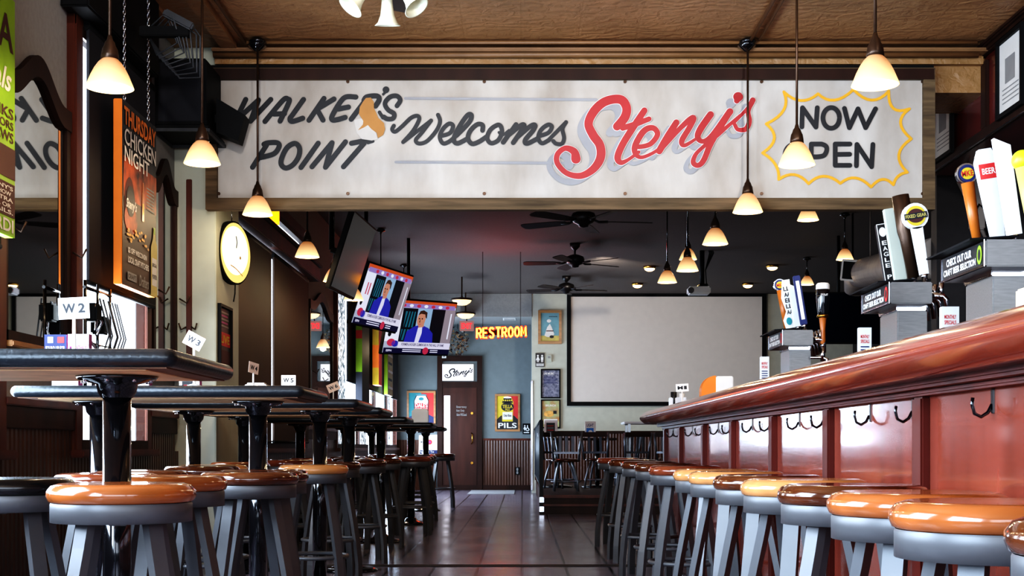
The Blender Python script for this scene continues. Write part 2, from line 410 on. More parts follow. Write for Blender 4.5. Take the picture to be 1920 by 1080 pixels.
# wainscot
ws = MB()
y = -3
for a, b in WIN[:3] + [(26.0, 26.6)]:
    pass
ws.box((XW, -3, 0), (XW + .03, 9.58, .83), 'bead')
for a, b in ((1.2, 2.6), (6.24, 7.42), (8.72, 9.58), (10.35, 11.3), (15.1, 17.75)):
    ws.box((XW, a + .1, .83), (XW + .03, b - .1, 1.06), 'bead')
    ws.box((XW, a + .08, 1.06), (XW + .06, b - .08, 1.1), 'wood', .006).box((XW, a + .08, .95), (XW + .045, b - .08, 1.06), 'dwood', .004)
ws.box((XW, 10.35, 0), (XW + .03, YB, .83), 'bead')
ws.build('trim_5', kind=OUT)
wb = MB().box((-.79, YB - .03, 0), (.18, YB, 1.0), 'beadback').box((-.79, YB - .05, .99), (.18, YB, 1.03), 'wood', .006).box((-.79, YB - .045, 0), (.18, YB, .1), 'dwood')
wb.box((XW, YB - .03, 0), (-1.72, YB, 1.0), 'beadback')
wb.build('trim_6', kind=OUT)
MB().box((.24, YP - .03, .24), (XR, YP, 1.12), 'beadback').box((.24, YP - .05, 1.11), (XR, YP, 1.16), 'dwood', .006).build('trim_7', kind=OUT)
# corner guard on the wall end
MB().box((.165, YP - .02, .05), (.2, YP + .04, 2.1), 'chrome').build('trim_8', kind=OUT)
# raised platform
pf = MB().box((.26, 17.06, 0), (XR, YP, .24), 'dwood', .006).box((.26, 17.02, .205), (XR, 17.1, .245), 'wood', .01).box((.26, 17.03, .1), (XR, 17.07, .13), 'wood', .006)
pf.build('floor_platform', kind=OUT)


def window(n, a, b, mull=(), pane='glass', lite=None):
    w = MB()
    for y0, y1 in ((a - .1, a + .02), (b - .02, b + .1)): w.box((XW - .02, y0, .8), (XW + .052, y1, 3.3), 'wood', .008)
    w.box((XW - .02, a - .1, 3.18), (XW + .05, b + .1, 3.32), 'wood', .008).box((XW - .02, a - .12, .8), (XW + .1, b + .12, .845), 'wood', .008)
    w.box((XW + .0, a, .84), (XW + .055, b, .9), 'dwood').box((XW + .0, a, 3.14), (XW + .055, b, 3.2), 'dwood')
    for y in mull: w.box((XW + .0, y - .05, .84), (XW + .055, y + .05, 3.2), 'dwood')
    e = w.build('window_%d' % n, kind=OUT)
    MB().box((XW + .043, a, .84), (XW + .046, b, 3.2), pane).build('pane', e)
    return e


for i, (a, b) in enumerate(WIN):
    window(i + 1, a, b, {1: (4.5,), 3: (), 4: (20.05, 22.2, 24.2)}.get(i, ()))
# leaf-frosted side panes of the far window
for a, b in ((17.8, 18.45), (20.2, 20.95), (24.4, 24.7)):
    o = MB().box((XW + .047, a, .86), (XW + .05, b, 3.1), 'lace').build('window_6', kind=OUT)

# ------------------------------------------------------------------ window shades, mirrors
def shade(label, a, b, z0, z1, mat, x=-2.43, cat='window shade'):
    t = thing('roller_shade', label, cat, (x, (a + b) / 2, z0))
    h = z1 - z0; w = (b - a) / 2
    MB().box((-.008, -w, .02), (.008, w, h), mat).build('fabric', t)
    MB().cyl((0, -w, .012), (0, w, .012), .014, 'black', seg=10).build('bottom_bar', t)
    MB().cyl((-.02, -w - .01, h), (-.02, w + .01, h), .035, 'black', seg=14).build('roller', t)
    return t


shade('dark navy roller shade half lowered in the window at the photo left edge', 4.6, 6.2, 1.78, 3.22, 'shadeb')
shade('dark navy roller shade behind the hanging orange-edged poster', 7.46, 8.8, 1.77, 3.22, 'shadeb')
shade('dark brown roller shade left of the thin gap of daylight', 11.3, 12.88, .9, 2.74, 'shadebr')
shade('dark brown roller shade right of the thin gap of daylight', 13.02, 15.12, .9, 2.74, 'shadebr')
shade('narrow black shade in the far window beside the green-edged banner', 18.5, 19.85, 1.77, 3.1, 'black')
shade('black shade in the far window behind the orange and yellow banner', 21.0, 22.9, 1.77, 3.1, 'black')
shade('black shade in the far window behind the green menu banner', 23.05, 24.35, 1.77, 3.1, 'black')
shade('grey shade nearest the far corner of the window', 24.75, 26.0, 1.77, 3.1, 'shadeb')
v = MB().box((XW, 10.9, 2.79), (XW + .14, 15.6, 2.95), 'wood', .01).box((XW, 10.9, 2.95), (XW + .17, 15.6, 2.98), 'dwood', .006)
tag(v.build('valance'), 'long reddish brown wooden valance beam over the brown shades', 'valance')
v = MB().box((XW + .005, 7.2, 3.24), (XW + .16, 8.6, 3.72), 'black', .01)
tag(v.build('shade_box'), 'black box near the ceiling above the navy shade', 'shade box')


def arch(u, w):   # crest curve of the mirror frames: flat shoulders and a raised centre
    t = abs(u) / w
    return .17 * (.5 + .5 * math.cos(PI * min(1, t / .8)))


def mirror(label, a, b, z0, z1):
    t = thing('wall_mirror', label, 'mirror', (XW, (a + b) / 2, z0))
    w = (b - a) / 2; h = z1 - z0; fr = Frame((0, 0, 0), (0, 1, 0), (0, 0, 1))
    n = 24; us = [-w + 2 * w * i / n for i in range(n + 1)]
    ft = .055
    f = MB()
    f.prism(fr, [(-w, 0), (-w + ft, 0), (-w + ft, h), (-w, h)], .005, .028, 'dwood').prism(fr, [(w - ft, 0), (w, 0), (w, h), (w - ft, h)], .005, .028, 'dwood')
    f.prism(fr, [(-w, -.0), (w, 0), (w, ft), (-w, ft)], .005, .028, 'dwood').box((0, -w - .02, -.03), (.08, w + .02, 0), 'oakf', .006)
    for i in range(n):
        u0, u1 = us[i], us[i + 1]
        f.prism(fr, [(u0, h - .02 + arch(u0, w)), (u1, h - .02 + arch(u1, w)), (u1, h + .09 + arch(u1, w)), (u0, h + .09 + arch(u0, w))], .005, .036, 'dwood')
    f.build('frame', t)
    g = MB().poly(fr, [(-w + ft, ft), (w - ft, ft)] + [(u, h - .0 + arch(u, w)) for u in us[::-1] if abs(u) <= w - ft], 'mirror', .01)
    g.build('mirror_glass', t)
    for s in (-1, 1):
        k = Vector((.05, s * (w - .03), .55))
        MB().tube([k, k + Vector((.05, 0, -.03)), k + Vector((.075, 0, .02))], .006, 'bronze', 6).build('coat_hook', t)
    return t


mirror('arched mirror nearest the camera reflecting the lettered sign', 6.36, 7.3, 1.37, 2.6)
mirror('arched mirror between the orange-edged poster and the pale pilaster', 8.95, 9.56, 1.37, 2.6)
mirror('arched mirror beyond the brown shades, before the far window', 15.55, 17.45, 1.2, 2.5)
# pilaster: strip with hooks, oval lit sign, red poster
t = thing('coat_strip', 'brown wooden strip with two hooks on the pale pilaster', 'coat strip', (-2.39, 9.58, 0))
MB().box((-.02, -.02, 1.0), (.02, 0, 2.78), 'wood', .004).build('strip', t)
for s in (-1, 1):
    MB().tube([(s * .02, -.02, 1.72), (s * .05, -.04, 1.7), (s * .065, -.05, 1.745)], .006, 'bronze', 6).build('hook', t)
fr = tilted((-2.13, 9.9, 2.3), math.radians(73), 0)
t = thing('lit_disc_sign', 'round glowing cream and yellow sign hung on the side of the pilaster', 'sign', (0, 0, 0))
o = MB()
o.prism(fr, [(.235 * math.cos(k * PI / 18), .235 * math.sin(k * PI / 18)) for k in range(36)], -.04, 0, 'black'); o.build('housing', t)
o = MB().ell(fr, 0, 0, .222, .222, 'litY', .004, 40).ell(fr, -.01, .015, .195, .18, 'lit', .006, 36).stroke(fr, [(.0, .12), (.01, .08), (0, .04)], 'ink', .008, .012).stroke(fr, [(-.08, -.1), (0, -.12), (.09, -.16)], 'goldp', .008, .008).ell(fr, .06, -.03, .012, .012, 'goldp', .009)
o.build('lit_face', t)
o = MB().tube([fr(0, -.22), fr(.03, -.3, -.02), fr(.01, -.36, -.02)], .005, 'black', 6).tube([fr(0, .22, -.03), fr(0, .33, -.03), (-2.2, 9.9, 2.66)], .004, 'chrome', 6)
o.build('cord', t)
fr = Frame((-2.2, 9.83, 1.66), (0, 1, 0), (0, 0, 1))
t = thing('framed_poster', 'small black-framed red and purple poster on the pilaster side', 'poster', (0, 0, 0))
MB().ring(fr, -.2, -.24, .2, .24, .02, 0, .025, 'black').build('frame', t)
p = MB().rect(fr, -.18, -.22, .18, .22, 'dprint', .008).rect(fr, -.17, -.06, .17, .04, 'redp', .01).rect(fr, -.17, -.19, .17, -.09, 'maroon', .01)
for k in range(5): p.rect(fr, -.15, .08 + k * .025, .12 - .03 * (k % 2), .092 + k * .025, 'magp' if k % 2 else 'greyt', .011)
p.text(fr, 'LIVE', -.14, -.04, .14, .02, 'yelp', .012); p.build('print', t)
# amber neon panel above the valance
t = thing('neon_light', 'glowing orange-yellow neon panel on the wall above the valance', 'neon sign', (XW, 12.9, 3.05))
fr = Frame((0, 0, 0), (0, 1, 0), (0, 0, 1))
MB().box((0, -.42, -.02), (.04, .42, .5), 'black', .01).build('backing', t)
p = MB()
for k in range(9): p.tube([(.06, -.36 + k * .09, .02), (.06, -.36 + k * .09, .46)], .026, 'neonB', 8)
p.build('neon_tubes', t)

# ------------------------------------------------------------------ window neon (seen from behind) in the near window
t = thing('window_neon_sign', 'tangle of tubes, boxes and wires, a neon sign seen from behind', 'neon sign', (-2.38, 7.47, 1.13)); t.scale = (1, .8, 1)
p = MB()
for z in (.0, .3, .6): p.tube([(0, -.28, z), (0, .3, z)], .01, 'blackm', 6)
for y in (-.26, 0., .28): p.tube([(0, y, -.02), (0, y, .64)], .01, 'blackm', 6)
p.build('rack', t)
p = MB()
for q in range(9):
    y0 = random.uniform(-.25, .25); z0 = random.uniform(0, .55)
    p.tube([(.03, y0, z0), (.04, y0 + random.uniform(-.1, .1), z0 + .08), (.035, y0 + random.uniform(-.15, .15), z0 + random.uniform(.05, .2))], .008, 'chrome', 6)
p.build('glass_tubes', t)
for y, z in ((.02, .36), (.1, .18), (.1, .02), (-.15, .42)): MB().box((-.03, y - .06, z), (.05, y + .06, z + .1), 'bronze' if z < .3 else 'black', .01).build('transformer_box', t)
p = MB()
for q in range(7):
    y0 = random.uniform(-.2, .25)
    p.tube([(.05, y0, .55), (.09, y0 + .05, .35), (.06, y0 - .08, .15), (.05, y0 + .1, -.04)], .005, 'cable', 6)
p.build('wires', t)

# ------------------------------------------------------------------ hanging advert boards along the left wall
def chain(mb, x, y, z0, z1, r=.014):
    n = int((z1 - z0) / (r * 1.6)); z = z0
    for i in range(n):
        zc = z0 + (i + .5) * (z1 - z0) / n; k = []
        for q in range(8):
            an = 2 * PI * q / 8; d = r * .5 * math.cos(an)
            k.append((x + (d if i % 2 else 0), y + (0 if i % 2 else d), zc + r * 1.15 * math.sin(an)))
        mb.tube(k, .0028, 'chrome', 5, closed=True)
    return mb


t = thing('hanging_poster', 'black poster board with orange edges hung by chains, advertising a chicken night', 'poster', (-2.307, 8.04, 2.335))
w2, h2, th = .355, .535, .05
MB().box((-th, -w2, -h2), (0, w2, h2), 'orange', .004).build('board', t)
fr = Frame((0, 0, 0), (0, 1, 0), (0, 0, 1)); fr.r = fr.r * 1.075; fr.u = fr.u * 1.07
p = MB().rect(fr, -.33, -.5, .33, .5, 'dprint', .002)
p.rect(fr, -.33, -.49, .33, .1, 'brownp', .003).rect(fr, -.31, -.02, .33, .2, 'fire', .004).ell(fr, -.2, -.06, .1, .16, 'maroon', .005).ell(fr, -.18, -.13, .12, .08, 'fire', .0055)
p.text(fr, 'THURSDAY', -.31, .37, .31, .47, 'orange', .007, .03).text(fr, 'CHICKEN', -.3, .265, .31, .355, 'paper', .007, .01).text(fr, 'NIGHT', -.3, .17, .17, .255, 'paper', .007, .01)
p.ell(fr, -.19, -.03, .08, .085, 'ink', .007).ell(fr, -.19, -.03, .07, .06, 'dprint', .0075).text(fr, "Steny's", -.28, -.09, -.08, -.02, 'paper', .009, .03, .3)
p.rect(fr, .03, -.1, .07, .06, 'amber', .007).rect(fr, .04, .05, .06, .12, 'amber', .007).rect(fr, .04, -.06, .06, 0, 'yelp', .008)
for k in range(7): p.rect(fr, .12, -.02 + .02 * k, .27, -.012 + .02 * k, 'greyt', .007)
for k in range(26): p.ell(fr, random.uniform(-.26, .16), random.uniform(-.26, -.17), .018, .008, 'goldp', .008 + k * .0001, 8)
p.text(fr, '$2 OFF WISCONSIN', -.24, -.32, .12, -.285, 'paper', .008, .03).text(fr, 'LOCAL CRAFT PITCHERS', -.24, -.37, .16, -.335, 'paper', .008, .03)
p.rect(fr, -.25, -.465, -.08, -.42, 'greyt', .008).text(fr, 'CRAFT', -.24, -.455, -.09, -.43, 'dprint', .009).text(fr, 'Drafters', -.03, -.475, .16, -.41, 'greyt', .008, .02, .3)
p.poly(fr, [(.2, -.5), (.33, -.5), (.33, -.2), (.3, -.17), (.285, -.1), (.255, -.1), (.24, -.17), (.2, -.22)], 'sandp', .009).rect(fr, .22, -.44, .32, -.28, 'paper', .01)
p.rect(fr, .255, -.14, .285, -.1, 'green', .0105).text(fr, 'PORTER', .225, -.4, .315, -.375, 'ink', .011).text(fr, 'SPECIAL', .225, -.33, .315, -.31, 'ink', .011)
p.build('print', t)
for y in (-.24, .26): chain(MB(), -.02, y, .535, ZC - 2.335).build('chain', t)

t = thing('hanging_poster', 'lime green pizza and drinks poster hung at the photo left edge', 'poster', (-2.3, 5.685, 2.34))
MB().box((-.045, -.355, -.535), (0, .355, .535), 'green', .004).build('board', t)
p = MB().rect(fr, -.33, -.5, .33, .5, 'green', .002)
p.text(fr, 'PIZZA', -.3, .27, .31, .42, 'maroon', .004, .02).text(fr, 'Specials', -.25, .07, .29, .2, 'paper', .004, .02, .3)
p.text(fr, 'DRINKS', -.1, -.01, .31, .035, 'maroon', .004).text(fr, 'HARD FLAVORS', -.25, -.055, .31, -.02, 'maroon', .004).text(fr, 'THE CLAWS', -.2, -.11, .31, -.065, 'maroon', .004)
p.rect(fr, -.33, -.26, .33, -.13, 'maroon', .004).text(fr, 'WINGS', -.25, -.22, .1, -.17, 'paper', .006).rect(fr, -.3, -.42, .325, -.28, 'maroon', .004)
for k, s in enumerate(("WIN A STENY'S", 'GRAND PRIZE. SHOW', 'FOR AN EXTRA', 'YOUR SERVER OR', 'FOR DETAILS.')): p.text(fr, s, -.25, -.31 - k * .025, .3 - .02 * (k % 2), -.292 - k * .025, 'paper', .006)
p.text(fr, 'BACARDI', -.2, -.485, .31, -.43, 'paper', .004, .02); p.build('print', t)
for y in (-.24, .26): chain(MB(), -.02, y, .535, ZC - 2.34).build('chain', t)


def banner(label, Y, z0, z1, bands, face, depth=.9, th=.09):
    t = thing('hanging_banner', label, 'banner', (-2.28, Y, z0))
    p = MB().box((-th, 0, 0), (0, depth, z1 - z0), face, .003); p.build('board', t)
    p = MB(); f = Frame((0, -.002, 0)); z = 0; h = z1 - z0
    for fr_, m in bands:
        p.rect(f, -th, z, 0, z + h * fr_, m); z += h * fr_
    p.build('edge_print', t)
    return t


banner('tall narrow banner with a green edge and a red band in the far window', 19.0, 1.25, 2.95, ((.4, 'shadeb'), (.28, 'green'), (.07, 'redp'), (.25, 'green')), 'black')
banner('banner with a yellow and orange edge in the far window', 21.2, 1.85, 2.75, ((.3, 'yelp'), (.4, 'orange'), (.3, 'yelp')), 'redp', .5, .1)
t = banner('green menu banner nearest the television, in the far window', 22.6, 1.75, 2.7, ((1, 'green'),), 'mixg', .9, .06)
p = MB()
for k in range(6): p.rect(fr, .1, .1 + k * .13, .8 - .1 * (k % 2), .14 + k * .13, 'ink' if k % 2 else 'paper', .003)
p.build('menu_print', t)

# cable bundle and loudspeaker under the ceiling, left
t = thing('cable_bundle', 'tangle of grey cables on a black arm under the ceiling beside the hanging chains', 'cables', (-2.12, 8.1, 3.3))
MB().box((-.2, -.03, .05), (.1, .03, .11), 'black', .005).build('arm', t)
for q in range(8):
    p = MB().tube([(-.15 + .04 * q, .0, .1), (-.05 + .03 * q, random.uniform(-.05, .05), .2 - .02 * q), (.02 + .02 * q, .02, .02 - .03 * q), (-.1 + .02 * q, 0, -.06 - .02 * q), (-.15, .03, .05)], .006, 'cable', 6)
    p.build('cable', t)
MB().box((-.06, -.05, .12), (.14, .0, .17), 'cable', .01, rot=Matrix.Rotation(math.radians(28), 3, 'Y')).build('clamp', t)
t = thing('loudspeaker', 'large black loudspeaker box high on the left beside the big sign', 'speaker', (-2.32, 9.25, 3.0))
MB().box((-.175, -.2, .04), (.175, .25, .5), 'black', .01).build('cabinet', t)
MB().box((-.15, -.205, .07), (.15, -.19, .47), 'shadeb', .004).build('grille', t)
p = MB()
for a, b in (((-.18, -.25, 0), (.2, -.25, 0)), ((.2, -.25, 0), (.2, .25, 0)), ((.2, .25, 0), (-.18, .25, 0)), ((-.18, -.25, 0), (-.18, .25, 0))): p.tube([a, b], .015, 'cable', 4)
p.box((-.18, -.25, .012), (.2, .25, .03), 'black'); p.build('bracket', t)
t = thing('floodlight', 'small black wedge-shaped floodlight between the loudspeaker and the big sign', 'light fixture', (-2.02, 9.32, 3.02))
MB().prism(Frame((0, 0, 0)), [(-.1, .02), (.05, -.04), (.1, .14), (-.1, .26)], -.08, .08, 'black').build('housing', t)
MB().box((-.13, -.02, .1), (-.02, .02, .16), 'black', .004).build('arm', t)

# ------------------------------------------------------------------ the big painted sign
SS = F / YS
fs = Frame((0, YS, 0))


def sp(zx, zy, ox, oy, k):      # photo pixel -> metres on the sign board
    return (ox + zx / k - VX) / SS, H + (VY - oy - zy / k) / SS


sign = thing('painted_sign', 'long weathered white sign with hand-painted black and red lettering', 'sign', (0, 0, 0))
x0, x1, z0, z1 = xx(408, YS), xx(1733, YS), zz(372, YS), zz(150, YS)
MB().box((x0 - .02, YS + .004, z0 - .02), (x1 + .02, YS + .03, z1 + .02), 'board').build('board', sign)
MB().ring(fs, xx(387, YS), zz(394, YS), xx(1751, YS), zz(129, YS), .082, -.05, .03, 'weathered').prism(fs, [(xx(389, YS), zz(151, YS)), (xx(1749, YS), zz(151, YS)), (xx(1749, YS), zz(131, YS)), (xx(389, YS), zz(131, YS))], .028, .034, 'dwood').box((xx(389, YS), YS + .0, zz(129, YS)), (xx(1751, YS), YS + .09, zz(122, YS)), 'black').build('frame', sign)
p = MB()
for px in (410, 652, 908, 1172, 1428, 1730):
    for py in (153, 363): p.cyl((xx(px, YS), YS - .004, zz(py, YS)), (xx(px, YS), YS + .01, zz(py, YS)), .012, 'bronze', seg=10)
p.build('screws', sign)
A = lambda *q: [(*sp(a[0], a[1], 420, 160, 5.333), *( [a[2] / 5.333 / SS] if len(a) > 2 else [])) for a in q]
wA = 52 / 5.333 / SS
p = MB(); st = lambda q, curve=False, w=wA, lay=.002, closed=False, mat='ink': p.stroke(fs, q, mat, lay, w, curve, closed)
st(A((218, 142), (112, 360), (345, 148), (266, 358), (468, 142)))
st(A((410, 362), (590, 150), (640, 140), (650, 170), (562, 358)), True); st(A((500, 288), (605, 284)))
st(A((795, 142), (690, 290), (660, 335), (685, 362), (788, 330)), True)
st(A((1000, 132), (850, 350))); st(A((1100, 137), (930, 240), (990, 348)))
st(A((1318, 118), (1225, 116), (1165, 165), (1085, 300), (1082, 345), (1130, 345), (1212, 322)), True); st(A((1140, 238), (1245, 218)))
st(A((1272, 340), (1400, 170))); st(A((1400, 150), (1430, 116), (1530, 108), (1552, 145), (1515, 208)), True); st(A((1555, 270), (1590, 325)), w=wA * .7)
st(A((1730, 205), (1762, 150), (1730, 108), (1660, 118), (1610, 180), (1640, 245), (1700, 285), (1690, 332), (1635, 338), (1600, 318)), True, wA * .92)
st(A((1620, 45), (1619, 46)), w=wA * 1.3); st(A((1625, 60), (1592, 90)), w=wA * .5)
p.build('black_lettering', sign); p = MB()
st(A((286, 820), (425, 600))); st(A((400, 590), (440, 576), (530, 575), (552, 612), (500, 685), (370, 722)), True)
st(A((712, 582), (755, 630), (745, 715), (690, 795), (620, 828), (572, 790), (582, 715), (635, 620)), True, closed=True)
st(A((942, 580), (770, 822))); st(A((880, 815), (1080, 575), (1015, 820), (1215, 566)))
st(A((1275, 580), (1440, 548))); st(A((1440, 575), (1490, 560)), w=wA * .6); st(A((1400, 580), (1195, 815)))
Bz = lambda *q: [sp(a[0], a[1], 720, 180, 5.333) for a in q]
wB = 48 / 5.333 / SS
p.build('black_lettering', sign); p = MB()
s2 = lambda q, w=wB, curve=True, closed=False: p.stroke(fs, q, 'ink', .002, w, curve, closed)
s2(Bz((98, 298), (82, 335), (112, 358), (180, 305), (270, 220), (335, 200), (350, 240), (290, 350), (192, 462)), wB * .85)
s2(Bz((192, 462), (470, 246)), wB * .8, False); s2(Bz((470, 246), (380, 365), (318, 440), (350, 476), (430, 452), (525, 345), (560, 255), (540, 190)), wB * .85)
s2(Bz((575, 400), (660, 370), (690, 300), (650, 278), (590, 330), (558, 410), (590, 474), (650, 458), (725, 395)), wB * .9)
s2(Bz((725, 395), (850, 265), (875, 195), (838, 190), (770, 280), (708, 395), (700, 452), (740, 474), (830, 430)), wB)
s2(Bz((985, 345), (985, 292), (930, 286), (862, 350), (840, 425), (880, 478), (950, 458), (1030, 405)))
s2(Bz((1130, 292), (1062, 340), (1032, 420), (1070, 472), (1140, 445), (1178, 370), (1168, 305)), wB * .95, True, True); s2(Bz((1150, 365), (1185, 392), (1250, 345)), wB * .6)
s2(Bz((1320, 286), (1192, 464)), wB, False); s2(Bz((1235, 400), (1360, 300), (1400, 290), (1385, 330), (1292, 468))); s2(Bz((1335, 410), (1460, 305), (1510, 292), (1490, 345), (1412, 440), (1430, 476), (1530, 430)))
s2(Bz((1545, 402), (1640, 370), (1678, 310), (1640, 288), (1570, 340), (1542, 420), (1580, 474), (1650, 440)), wB * .9)
s2(Bz((1645, 440), (1820, 262)), wB * .8, False); s2(Bz((1820, 262), (1785, 330), (1800, 420), (1778, 478), (1722, 478), (1692, 452)), wB * .85)
D = lambda *q: [sp(a[0], a[1], 1410, 150, 4.909) for a in q]
wD = 44 / 4.909 / SS
p.build('black_lettering', sign); p = MB()
s3 = lambda q, curve=False, closed=False: p.stroke(fs, q, 'ink', .002, wD, curve, closed)
el = lambda cx, cy, rx, ry: D(*[(cx + rx * math.cos(k * PI / 5), cy + ry * math.sin(k * PI / 5)) for k in range(10)])
s3(D((458, 432), (464, 256), (588, 434), (600, 256))); s3(el(728, 350, 76, 95), True, True); s3(D((850, 262), (895, 440), (975, 266), (1045, 440), (1136, 266)))
p.build('black_lettering', sign); p = MB()
s3(el(385, 690, 82, 95), True, True); s3(D((545, 784), (545, 590), (640, 590))); s3(D((640, 590), (680, 610), (686, 650), (660, 695), (600, 708), (550, 706)), True)
s3(D((900, 590), (765, 590), (765, 786), (900, 786))); s3(D((765, 686), (898, 684))); s3(D((960, 790), (965, 594), (1100, 798), (1112, 594)))
p.build('black_lettering', sign)
Cz = lambda *q: [(*sp(a[0], a[1], 1020, 160, 4.683), a[2] / 4.683 / SS) for a in q]
steny = [
    ((640, 365, 72), (705, 290, 80), (725, 210, 78), (690, 140, 80), (620, 125, 78), (520, 155, 78), (435, 235, 78), (390, 340, 74), (430, 440, 78), (490, 530, 78), (495, 640, 78), (430, 740, 68), (320, 798, 56), (200, 775, 48), (118, 690, 48), (118, 610, 48), (185, 556, 48), (262, 585, 66), (280, 650, 84)),
    ((880, 225, 55), (790, 360, 60), (690, 520, 60), (645, 635, 60), (675, 682, 46), (740, 655, 30), (830, 590, 30)), ((690, 378, 50), (800, 345, 50), (920, 300, 45)),
    ((830, 545, 40), (930, 520, 45), (995, 435, 48), (955, 378, 50), (875, 405, 55), (800, 530, 55), (802, 605, 45), (855, 636, 34), (950, 600, 30), (1040, 540, 30)),
    ((1160, 330, 55), (1080, 460, 62), (1010, 580, 60)), ((1030, 560, 40), (1170, 405, 42), (1270, 310, 50), (1312, 292, 52), (1275, 375, 50), (1208, 490, 50), (1232, 532, 36), (1330, 475, 26)),
    ((1460, 260, 60), (1370, 390, 60), (1348, 462, 52), (1395, 496, 42), (1475, 440, 46), (1630, 235, 60)), ((1620, 250, 55), (1470, 500, 52), (1400, 660, 50), (1350, 706, 45), (1308, 680, 45), (1330, 610, 36), (1400, 540, 34), (1520, 440, 40), (1620, 355, 32), (1720, 270, 30)),
    ((1660, 335, 30), (1780, 210, 32), (1830, 135, 50)), ((1830, 140, 46), (1790, 230, 42), (1800, 320, 46), (1768, 388, 46), (1700, 392, 36), (1672, 350, 34)), ((1700, 105, 84), (1702, 110, 84), (1690, 140, 50)),
]
p = MB()
for q in steny: p.stroke(fs, Cz(*[(a - 62, b + 52, w) for a, b, w in q]), 'greypaint', .004, None, True)
for a, b in (((760, 184.5), (1118, 187)), ((742, 304), (1066, 306))):
    p.stroke(fs, [((a[0] - VX) / SS, H + (VY - a[1]) / SS), ((b[0] - VX) / SS, H + (VY - b[1]) / SS)], 'greypaint', .002, 5 / SS, False)
p.build('grey_shadow_lettering', sign)
p = MB()
for q in steny: p.stroke(fs, Cz(*[(a, b, w + 9) for a, b, w in q]), 'white', .009, None, True)
p.build('white_outline', sign)
p = MB()
for q in steny: p.stroke(fs, Cz(*q), 'red', .013, None, True)
p.build('red_lettering', sign)
cusp = [(292, 110), (607, 128), (933, 88), (1258, 102), (1448, 266), (1464, 542), (1428, 850), (1300, 965), (1095, 985), (812, 952), (520, 955), (245, 915), (97, 672), (130, 405)]
midp = [(450, 190), (760, 186), (1100, 186), (1300, 262), (1366, 395), (1350, 690), (1345, 885), (1200, 915), (950, 902), (660, 886), (390, 872), (215, 780), (205, 540), (292, 275)]
p = MB()
for i in range(14):
    a, m, b = cusp[i], midp[i], cusp[(i + 1) % 14]
    q = [tuple((1 - t) ** 2 * a[k] + 2 * t * (1 - t) * (2 * m[k] - .5 * a[k] - .5 * b[k]) + t * t * b[k] for k in (0, 1)) for t in [j / 8 for j in range(9)]]
    p.stroke(fs, D(*q), 'yellow', .002, 26 / 4.909 / SS, False)
p.build('yellow_starburst', sign)
p = MB()
pt = A((1420, 130), (1470, 125), (1500, 170), (1500, 230), (1520, 270), (1545, 330), (1600, 380), (1612, 440), (1592, 500), (1540, 530), (1530, 480), (1475, 440), (1440, 400), (1400, 425), (1340, 452), (1390, 395), (1395, 360), (1350, 290), (1360, 220), (1390, 170))
hl = A((1300, 350), (1390, 330), (1440, 400), (1520, 470), (1540, 540), (1480, 555), (1380, 540), (1330, 480))
p.poly(fs, hl, M('scuffed_paint', (208, 204, 198), .6, var=.05), .008); p.poly(fs, pt, 'patch', .009); p.build('bare_patch', sign)

# ------------------------------------------------------------------ pendant lamps
shade_prof = [(.026, .135), (.036, .128), (.052, .112), (.068, .088), (.083, .058), (.095, .028), (.104, .006), (.106, 0), (.101, 0), (.09, .028), (.078, .056), (.06, .09), (.03, .125)]
cap_prof = [(0, .235), (.009, .235), (.014, .215), (.022, .205), (.026, .19), (.034, .175), (.038, .15), (.04, .13), (.028, .13)]
me_s = MB().lathe(shade_prof, 'shade', seg=32); me_c = MB().lathe(cap_prof, 'bronze', seg=20)
bulb = MB().lathe([(.001, .015), (.02, .018), (.034, .034), (.038, .055), (.03, .08), (.016, .1), (.014, .125)], 'bulb', seg=18)
me_k = MB().lathe([(.001, 0), (.03, -.0), (.06, -.02), (.062, -.035), (.02, -.05), (.012, -.07)][::-1], 'blackm', seg=20)
pend = None


def pendant(px, pyb, Y, label, scale=1., zc=ZC, group='pendant lamps'):
    global pend
    z = zz(pyb, Y); x = xx(px, Y)
    if pend is None:
        t = thing('pendant_lamp', label, 'pendant lamp', (x, Y, z), group=group)
        me_s.build('lamp_shade', t); me_c.build('cap', t); bulb.build('bulb', t); pend = t
        k = me_k.build('ceiling_canopy', t)
    else:
        t = dup(pend, (x, Y, z), 0, label, group)
        for ch in list(t.children):
            if ch.name.startswith('rod'): bpy.data.objects.remove(ch)
    for ch in t.children:
        if ch.name.startswith('ceiling_canopy'): ch.location.z = zc - z
    MB().cyl((0, 0, .2), (0, 0, zc - z - .06), .0075, 'blackm' if Y > 10 else 'bronze', seg=8).build('rod', t)
    li = bpy.data.lights.new('pendant_glow', 'POINT'); li.energy = 9; li.color = (1, .78, .5); li.shadow_soft_size = .04
    lo = bpy.data.objects.new('pendant_glow', li); C.objects.link(lo); lo.location = (x, Y, z - .015)
    return t


